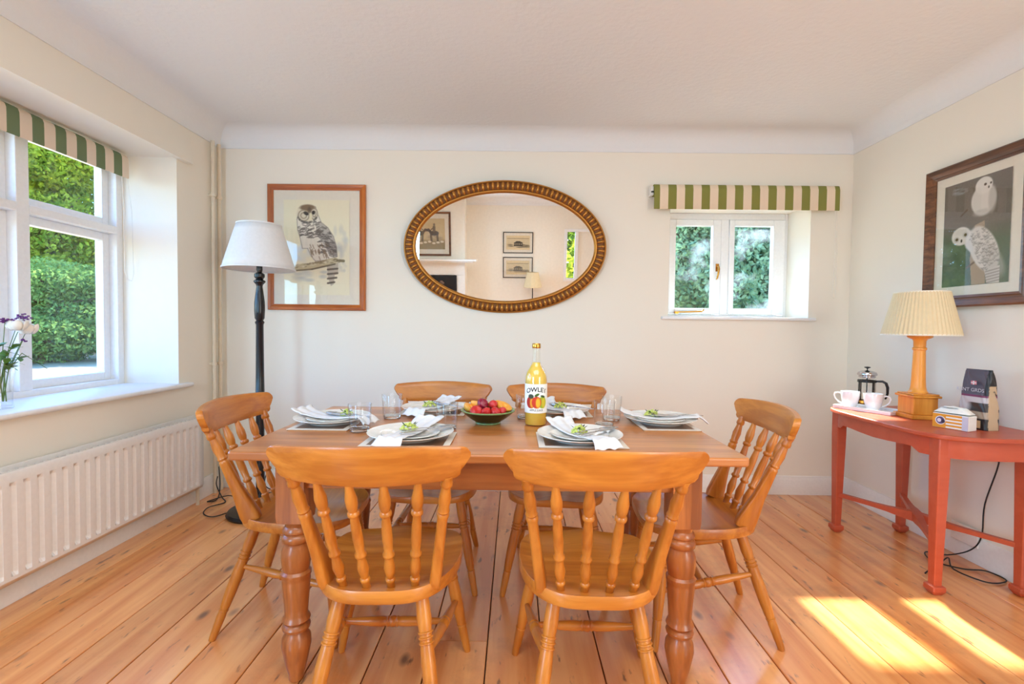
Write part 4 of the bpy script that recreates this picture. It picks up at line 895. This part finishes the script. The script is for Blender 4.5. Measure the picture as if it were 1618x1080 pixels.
cable('black lamp flex running from table lamp down to the floor', [(2.21, 2.47, ZS+.005), (2.19, 2.425, ZS+.006), (2.27, 2.42, ZS+.005), (2.36, 2.41, ZS+.005), (2.412, 2.39, ZS+.01), (2.418, 2.36, .68), (2.415, 2.355, .55), (2.40, 2.40, .33), (2.40, 2.41, .16), (2.385, 2.45, .07), (2.33, 2.52, .01), (2.25, 2.56, .006), (2.2, 2.46, .006), (2.28, 2.38, .006), (2.38, 2.36, .006), (2.39, 2.27, .006), (2.28, 2.25, .006), (2.22, 2.36, .012), (2.3, 2.48, .014), (2.2, 2.42, .008), (2.11, 2.37, .006), (2.05, 2.33, .006)], .0032)
so = tag(empty('wall_socket', (XR, 2.5, .135), -PI/2), 'white double wall socket on skirting behind the console', 'socket')
MB().box(-.075, .075, -.03, -.018, -.05, .045).build('plate', M['plastic'], so, 0, .004)
for x in (-.035, .035): MB().box(x-.012, x+.012, -.033, -.03, .01, .03).build('switch', M['plastic'], so, 0, .001)

tr = tag(empty('serving_tray', (2.06, 2.755, ZS), -1.1), 'small white rectangular tray carrying two mugs on the console', 'tray')
MB().box(-.15, .15, -.085, .085, .0, .008).build('tray_bottom', M['porc_blue'], tr, 0, .003)
m = MB().box(-.15, .15, -.085, -.079, .008, .02).box(-.15, .15, .079, .085, .008, .02).box(-.15, -.144, -.079, .079, .008, .02).box(.144, .15, -.079, .079, .008, .02); m.build('tray_rim', M['porc_blue'], tr, 0, .002)
def mug():
    t = empty('tea_mug')
    MB().lathe([(.001, 0), (.028, 0), (.03, .003), (.037, .02), (.0445, .05), (.0485, .092), (.0475, .094), (.0462, .092), (.0425, .05), (.034, .018), (.025, .007), (.001, .006)], seg=36).build('cup', M['porc_blue'], t)
    MB().tube([(.045, 0, .078), (.06, 0, .083), (.075, 0, .078), (.08, 0, .065), (.073, 0, .045), (.056, 0, .027), (.04, 0, .022)], .0045, 8).build('handle', M['porc_blue'], t); return t
mg = mug()
for i, (lab, x, y, a) in enumerate((('white china mug with handle to the left on tray', 2.005, 2.83, 2.5), ('white china mug with handle to the right on tray', 2.07, 2.735, -.6))):
    o = mg if i == 0 else copy_tree(mg); o.location = (x, y, ZS+.008); o.rotation_euler.z = a; tag(o, lab, 'mug', 'mugs on the tray')
fp = tag(empty('french_press', (2.15, 2.895, ZS), -.75), 'glass cafetiere with black frame and plunger behind the mugs', 'coffee maker')
MB().lathe([(.001, .014), (.042, .014), (.045, .018), (.045, .165), (.047, .168), (.0435, .168), (.0435, .02), (.001, .017)], seg=32).build('beaker', M['tumbler'], fp)
m = MB().lathe([(.001, .006), (.046, .006), (.048, .012), (.048, .04), (.0465, .04), (.0465, .013), (.001, .013)], seg=32); m.build('base_cup', M['brass'], fp)
m = MB().lathe([(.0465, .15), (.0485, .15), (.0485, .163), (.0465, .163)], seg=32, cap0=False, cap1=False)
for k in range(4): a = PI/4+k*PI/2; m.loft((.0475*math.cos(a), .0475*math.sin(a), 0), (.0475*math.cos(a), .0475*math.sin(a), .155), [(0, .004), (1, .004)], 6)
m.build('cage', M['black'], fp)
MB().tube([(.047, 0, .158), (.075, 0, .16), (.092, 0, .15), (.1, 0, .125), (.1, 0, .09), (.094, 0, .065), (.09, 0, .055)], [.006, .007, .008, .008, .007, .006, .004], 10).build('handle', M['black'], fp)
MB().lathe([(.04, .178), (.043, .18), (.043, .19), (.05, .194), (.051, .2), (.046, .211), (.03, .218), (.008, .222), (.004, .224)], seg=32).build('lid', M['steel'], fp)
MB().lathe([(.003, .05), (.003, .232), (.006, .234), (.016, .238), (.016, .243), (.001, .246)], seg=20).build('plunger', M['black'], fp)

bxt = tag(empty('biscuit_box', (2.10, 2.262, ZS), -PI/2+.4), 'orange and white striped biscuit carton beside the lamp', 'box')
pb = Paint(150, 76, (226, 150, 46), 0, 0, 1)
for k in range(4): pb.poly([(58, 12+k*18), (128, 12+k*18), (128, 20+k*18), (58, 20+k*18)], (238, 232, 226))
pb.poly([(125, 0), (150, 0), (150, 76), (125, 76)], (206, 200, 214)); pb.ell(34, 36, 22, 24, (236, 230, 232), .08).ell(34, 36, 18, 20, (96, 76, 110), .1).ell(29, 36, 9, 11, (226, 214, 222), .2).ell(46, 40, 8, 10, (60, 48, 66), .3)
for k in range(5): pb.line(127+k*5, 4, 127+k*5, 72, .8, (168, 160, 186), .8)
MB().box(-.07, .07, -.035, .035, 0, .07).build('carton', M['label'], bxt, 0, .004)
pb.build('front_print', .137, .066, -.0356, bxt).location = (0, 0, .035)
sp_ = tag(empty('sweet_packet', (2.105, 2.268, ZS+.071), -PI/2+.44), 'white crinkled paper packet lying on the biscuit carton', 'packet')
rs = random.Random(4)
def pk(u, v):
    e = (1-(2*u-1)**4)*(1-(2*v-1)**4); return ((u-.5)*.135, (v-.5)*.06, .004+e*(.028+.004*math.sin(u*17)*math.cos(v*11)))
m = MB().grid(pk, 20, 10); m.grid(lambda u, v: ((u-.5)*.135, (v-.5)*.06, .001), 20, 10); m.build('wrapper', M['label'], sp_, 60)
sp_.rotation_euler.x = .0
MB().grid(lambda u, v: ((u-.62)*.06, -.018+(v-.5)*.02, .0285+.0006*math.sin(u*9)), 8, 4).build('printed_mark', M['ink_grey'], sp_)

bg_ = tag(empty('coffee_bag', (2.235, 2.285, ZS), -PI/2+.12), 'grey and black foil coffee bag standing beside the carton', 'bag')
NX, NZ = 96, 90; bp2 = Paint(NX-1, NZ-1, (70, 64, 74), 0, 0, 1)
V = np.zeros((NZ, NX, 3))
for j in range(NZ):
    t = 1-j/(NZ-1)               # row 0 at the top
    wd = .069-.012*t; dp = .038*(1-t**2.2)+.004; z = t*.285
    if t > .9: z = .285*.9+(t-.9)*.26
    for i in range(NX):
        th = -PI*.75+2*PI*i/NX; c, s_ = math.cos(th), math.sin(th); e = .35
        x = wd*math.copysign(abs(c)**e, c); y = dp*math.copysign(abs(s_)**e, s_)
        wob = .003*math.sin(t*23+i*.5)*math.sin(i*.31+t*9)*min(1, t*2.5)*(t < .97)
        V[j, i] = (x+wob*.6, y+wob-.01*(t > .86)*(t-.86)*2, z)
front = (np.abs(V[..., 0]) < .07) & (V[..., 1] < 0)
u = np.clip((V[..., 0]+.074)/.148, 0, 1); tz = V[..., 2]/.285
Cc = np.ones((NZ, NX, 3))*np.array([82, 76, 88.])
def reg(mk, c):
    Cc[mk] = c
reg((tz < .56), (186, 176, 176)); reg((tz > .53) & (tz < .57), (112, 40, 78))
reg((tz < .44) & (tz > .3) & (u > .45), (52, 44, 42)); reg((tz <= .3) & (tz > .19), (168, 150, 130)); reg(tz <= .19, (36, 30, 30))
reg((tz < .12) & (tz > .08) & (u < .6), (122, 60, 110)); reg((tz < .15) & (tz > .03) & (u > .55) & (u < .8), (214, 178, 130)); reg((tz > .57) & (u > .8), (26, 22, 26))
side = (V[..., 0] > .04) & (np.abs(V[..., 0]) > (.073-.014*tz)*.93) & (tz < .72)
reg(side, (190, 164, 132))
me = bpy.data.meshes.new('foil'); idx = np.arange(NX*NZ).reshape(NZ, NX); fs = []
for j in range(NZ-1):
    for i in range(NX): fs.append((idx[j+1, i], idx[j+1, (i+1) % NX], idx[j, (i+1) % NX], idx[j, i]))
fs = [tuple(int(a) for a in f) for f in fs]; fs.append(tuple(int(a) for a in idx[-1][::-1]))
me.from_pydata(V.reshape(-1, 3).tolist(), [], fs); bp2.nx, bp2.ny = NX, NZ; bp2.C = Cc; bp2.paint(me); me.shade_smooth(); me.materials.append(attr_mat('foil_print', .35))
o = bpy.data.objects.new('foil_body', me); COL.objects.link(o); o.parent = bg_
me = text_mesh('KENT GRDS', .023)
for v in me.vertices: x, y, z = v.co; v.co = (x-.012, -.0345+.02*(y)-abs(z), .184+y)
me.materials.append(M['bagwhite']); lt = bpy.data.objects.new('lettering', me); COL.objects.link(lt); lt.parent = o
def emb(x0, x1, z0, z1, y, mm): MB().box(x0, x1, y, y+.0015, z0, z1).build('emblem', mm, o, 0)
emb(-.012, .012, .21, .228, -.0315, mat('red_flag_print', S(206, 120, 130), .6)); emb(-.003, .003, .21, .228, -.0322, M['bagwhite']); emb(-.012, .012, .217, .221, -.0322, M['bagwhite'])

# ------------------------------------------------------------------ vase of flowers on the left sill
vx, vy, vz = -2.26, 2.065, .8175
vt = tag(empty('glass_vase', (vx, vy, vz)), 'clear glass vase standing on the big window sill', 'vase')
MB().lathe([(.001, 0), (.042, 0), (.045, .004), (.042, .03), (.043, .12), (.052, .2), (.0505, .2), (.0415, .12), (.0395, .012), (.001, .01)], seg=32).build('vase_body', M['tumbler'], vt)
def leafm(m, p, d, l, wdt):
    d = Vector(d).normalized(); s = d.cross(Vector((.2, .3, 1))).normalized(); p = Vector(p); n_ = s.cross(d)
    pts = [p]+[p+d*l*t+s*wdt*math.sin(PI*t)*sg+n_*.1*l*math.sin(PI*t) for sg in (1, -1) for t in (.25, .5, .75)]+[p+d*l]
    m.add(pts, [(0, 1, 4), (1, 2, 5, 4), (2, 3, 6, 5), (3, 7, 6)])
def rose(m, c, r, seed):
    rs = random.Random(seed); c = Vector(c); m.ball(c+Vector((0, 0, r*.15)), r*.42, r*.42, r*.42, 8, 6)
    for n_, rr, lo_, hi_, fl_ in ((4, .5, -.5, 1.0, .0), (5, .72, -.7, .85, .12), (7, .95, -.9, .62, .3)):
        for k in range(n_):
            a0 = 2*PI*(k+rs.uniform(-.15, .15))/n_+rr*5; ha = 2.4/n_+.25; q_ = r*rr*rs.uniform(.94, 1.06)
            def fn(u, v):
                el = lo_+(hi_-lo_)*v; a = a0+(u-.5)*2*ha*math.sin(.5+v*1.9); rad = q_*(1+fl_*v*v+.05*math.cos((u-.5)*6))
                return c+Vector((rad*math.cos(el)*math.cos(a), rad*math.cos(el)*math.sin(a), rad*math.sin(el)*.85+.06*q_*math.cos((u-.5)*5)))
            m.grid(fn, 5, 6)
FL = [('white rose with open petals nearest the window mullion', 'white_rose', (.0, .125, .350), 'rose', .036), ('cream rose behind the white one in the vase', 'cream_rose', (.02, .06, .366), 'rose', .036),
      ('tall purple flower cluster above the roses', 'purple_flower', (-.01, .12, .402), 'purple', .02), ('purple flower cluster at the left edge of the vase', 'purple_flower', (.01, .02, .39), 'purple', .018),
      ('small purple bud on low stem in the vase', 'purple_flower', (.02, .085, .30), 'purple', .01), ('long drooping leafy stem reaching right over the sill', 'leaf_stem', (.02, .195, .16), 'leaf', .02),
      ('leafy green stem filling the neck of the vase', 'leaf_stem', (.04, .03, .28), 'leaf', .03), ('leafy green stem leaning to the left of the vase', 'leaf_stem', (.03, -.05, .3), 'leaf', .03)]
for i, (lab, nm, (dx, dy, dz), kind, r) in enumerate(FL):
    t = tag(empty(nm, (vx, vy, vz)), lab, 'flower' if kind != 'leaf' else 'foliage', 'cut flowers in the vase'); rs = random.Random(i+30)
    mid = (dx*.5+rs.uniform(-.01, .01), dy*.45, max(.24, dz*.7) if kind == 'leaf' else dz*.6)
    pts = [(rs.uniform(-.015, .015), rs.uniform(-.015, .015), .03), (rs.uniform(-.02, .02)*.5+dx*.2, dy*.15, .17), mid, (dx, dy, dz)]
    MB().tube(pts, [.0022, .002, .0018, .0012], 6).build('stem', M['stalk'], t)
    if kind == 'rose':
        m = MB(); rose(m, (dx, dy, dz), r, i); m.build('petals', M['rose'], t, 60, solid=.0008)
    elif kind == 'purple':
        m = MB()
        for k in range(22 if r > .012 else 6): m.ball((dx+rs.gauss(0, r*.6), dy+rs.gauss(0, r*.7), dz+rs.gauss(0, r*.35)), .0055, .0055, .0045, 6, 4)
        m.build('petals', M['purple'], t)
    for k in range(7 if kind == 'leaf' else 3):
        f = rs.uniform(.35, .98) if kind == 'leaf' else rs.uniform(.3, .75); P = [Vector(a) for a in pts]; kk = f*3; j = min(int(kk), 2); p_ = P[j].lerp(P[j+1], kk-j)
        m = MB(); leafm(m, p_, (rs.uniform(-.4, .9), rs.uniform(-.6, 1), rs.uniform(-.5, .6)), rs.uniform(.035, .055), .013); m.build('leaf', M['green_leaf'], t, 0, solid=.0006)

# ------------------------------------------------------------------ rear of the room (seen in the mirror)
YF = -2.2
mp_ = tag(empty('fireplace_surround', (-1.5, YF, 0)), 'white painted fireplace surround with mantel shelf seen in the mirror', 'fireplace')
loc(MB().box(-2.14, -.72, YF, YF+.2, 1.425, 1.46).box(-2.14, -.78, YF, YF+.16, 1.40, 1.425), mp_).build('mantel_shelf', M['trim'], mp_, 0, .004)
loc(MB().box(-1.11, -.955, YF, YF+.03, 0, 1.16).box(-2.05, -1.9, YF, YF+.03, 0, 1.16).box(-2.05, -.955, YF, YF+.03, 1.16, 1.40), mp_).build('surround_board', M['trim'], mp_, 0, .003)
fs2 = tag(empty('fire_screen', (-1.5, YF+.055, 0)), 'black fire screen with faded floral print before the fireplace', 'screen')
MB().box(-.39, .39, -.02, 0, 0, 1.15).build('board', M['firebrick'], fs2, 0)
m = MB(); rs = random.Random(8)
for k in range(40): x, z = rs.uniform(-.36, .34), rs.uniform(.1, 1.06); m.ball((x, .002, z), .03, .004, .028, 8, 4)
m.build('floral_print', M['fire_print'], fs2)['kind'] = 'stuff'
fh = framed('hunting_print', 'dark framed sepia print of a rider above the mantel, in the mirror', -1.68, YF+.002, 1.915, .94, .80, .035, .025, (M['dark_frame'], M['dark_frame']), PI)
p = Paint(110, 80, (206, 182, 140), 0, 0, 1); p.mix(np.clip((p.Y-52)/8, 0, 1), (150, 132, 98)); p.blot(90, 42, 18, 10, (96, 84, 62), .7, 3).blot(30, 50, 20, 6, (140, 122, 90), .6, 4)
for cx, d in ((30, 1), (72, -1)):
    c_ = (84, 70, 52); p.ell(cx, 38, 13, 6.5, c_, .2).poly([(cx+d*7, 34), (cx+d*11, 40), (cx+d*20, 30), (cx+d*16, 25)], c_).ell(cx+d*21, 30, 5, 2.6, c_, .3, 1, d*.6)
    for lx_ in (-10, -7, 8, 11): p.line(cx+lx_, 42, cx+lx_-d, 58, 2, c_)
    p.poly([(cx-4, 34), (cx-3, 20), (cx+4, 20), (cx+5, 34)], (116, 96, 74)).ell(cx, 16, 3, 3.6, (126, 106, 84), .3).line(cx, 22, cx+d*9, 29, 2.4, (116, 96, 74))
for k in range(9): p.ell(8+k*12, 60+(k % 3)*2, 5, 2.6, (226, 214, 190), .3)
p.build('print', .72, .56, -.0125, fh)
for lab, z, sd, dk in (('small black framed etching of a building, upper of two in mirror', 1.77, 3, 60), ('small black framed etching of a building, lower of two in mirror', 1.29, 4, 110)):
    fe = framed('etching', lab, .048, YR+.002, z, .585, .405, .016, .018, (M['black_frame'], M['black_frame']), PI)
    p = Paint(90, 50, (226, 204, 160), 0, 0, 1); p.poly([(4, 10), (86, 10), (86, 44), (4, 44)], (214, 194, 156)); p.blot(45, 36, 40, 7, (dk, dk-8, dk-20), .8, sd).poly([(28, 38), (28, 24), (38, 20), (52, 20), (62, 26), (62, 38)], (dk, dk-10, dk-24)).line(4, 10, 86, 10, 1, (110, 96, 70))
    for k in range(5): p.ell(32+k*7, 30, 1.5, 2.5, (190, 176, 146), .3)
    p.build('print', .46, .27, -.0085, fe)
fl2 = tag(empty('floor_lamp', (.34, -2.38, 0)), 'slim dark floor lamp with cream shade by rear wall, in mirror', 'lamp')
MB().lathe([(.001, 0), (.13, 0), (.13, .015), (.02, .03), (.012, .05), (.01, .95)], seg=24).build('pole', M['black'], fl2)
shade('shade', M['shade_cream'], fl2, .175, .93, .11, 1.21, 60, .002)
for o in sc.objects:
    if o.type == 'EMPTY' and o.parent is None and 'label' not in o and o.get('kind') is None: print('NOLABEL', o.name)
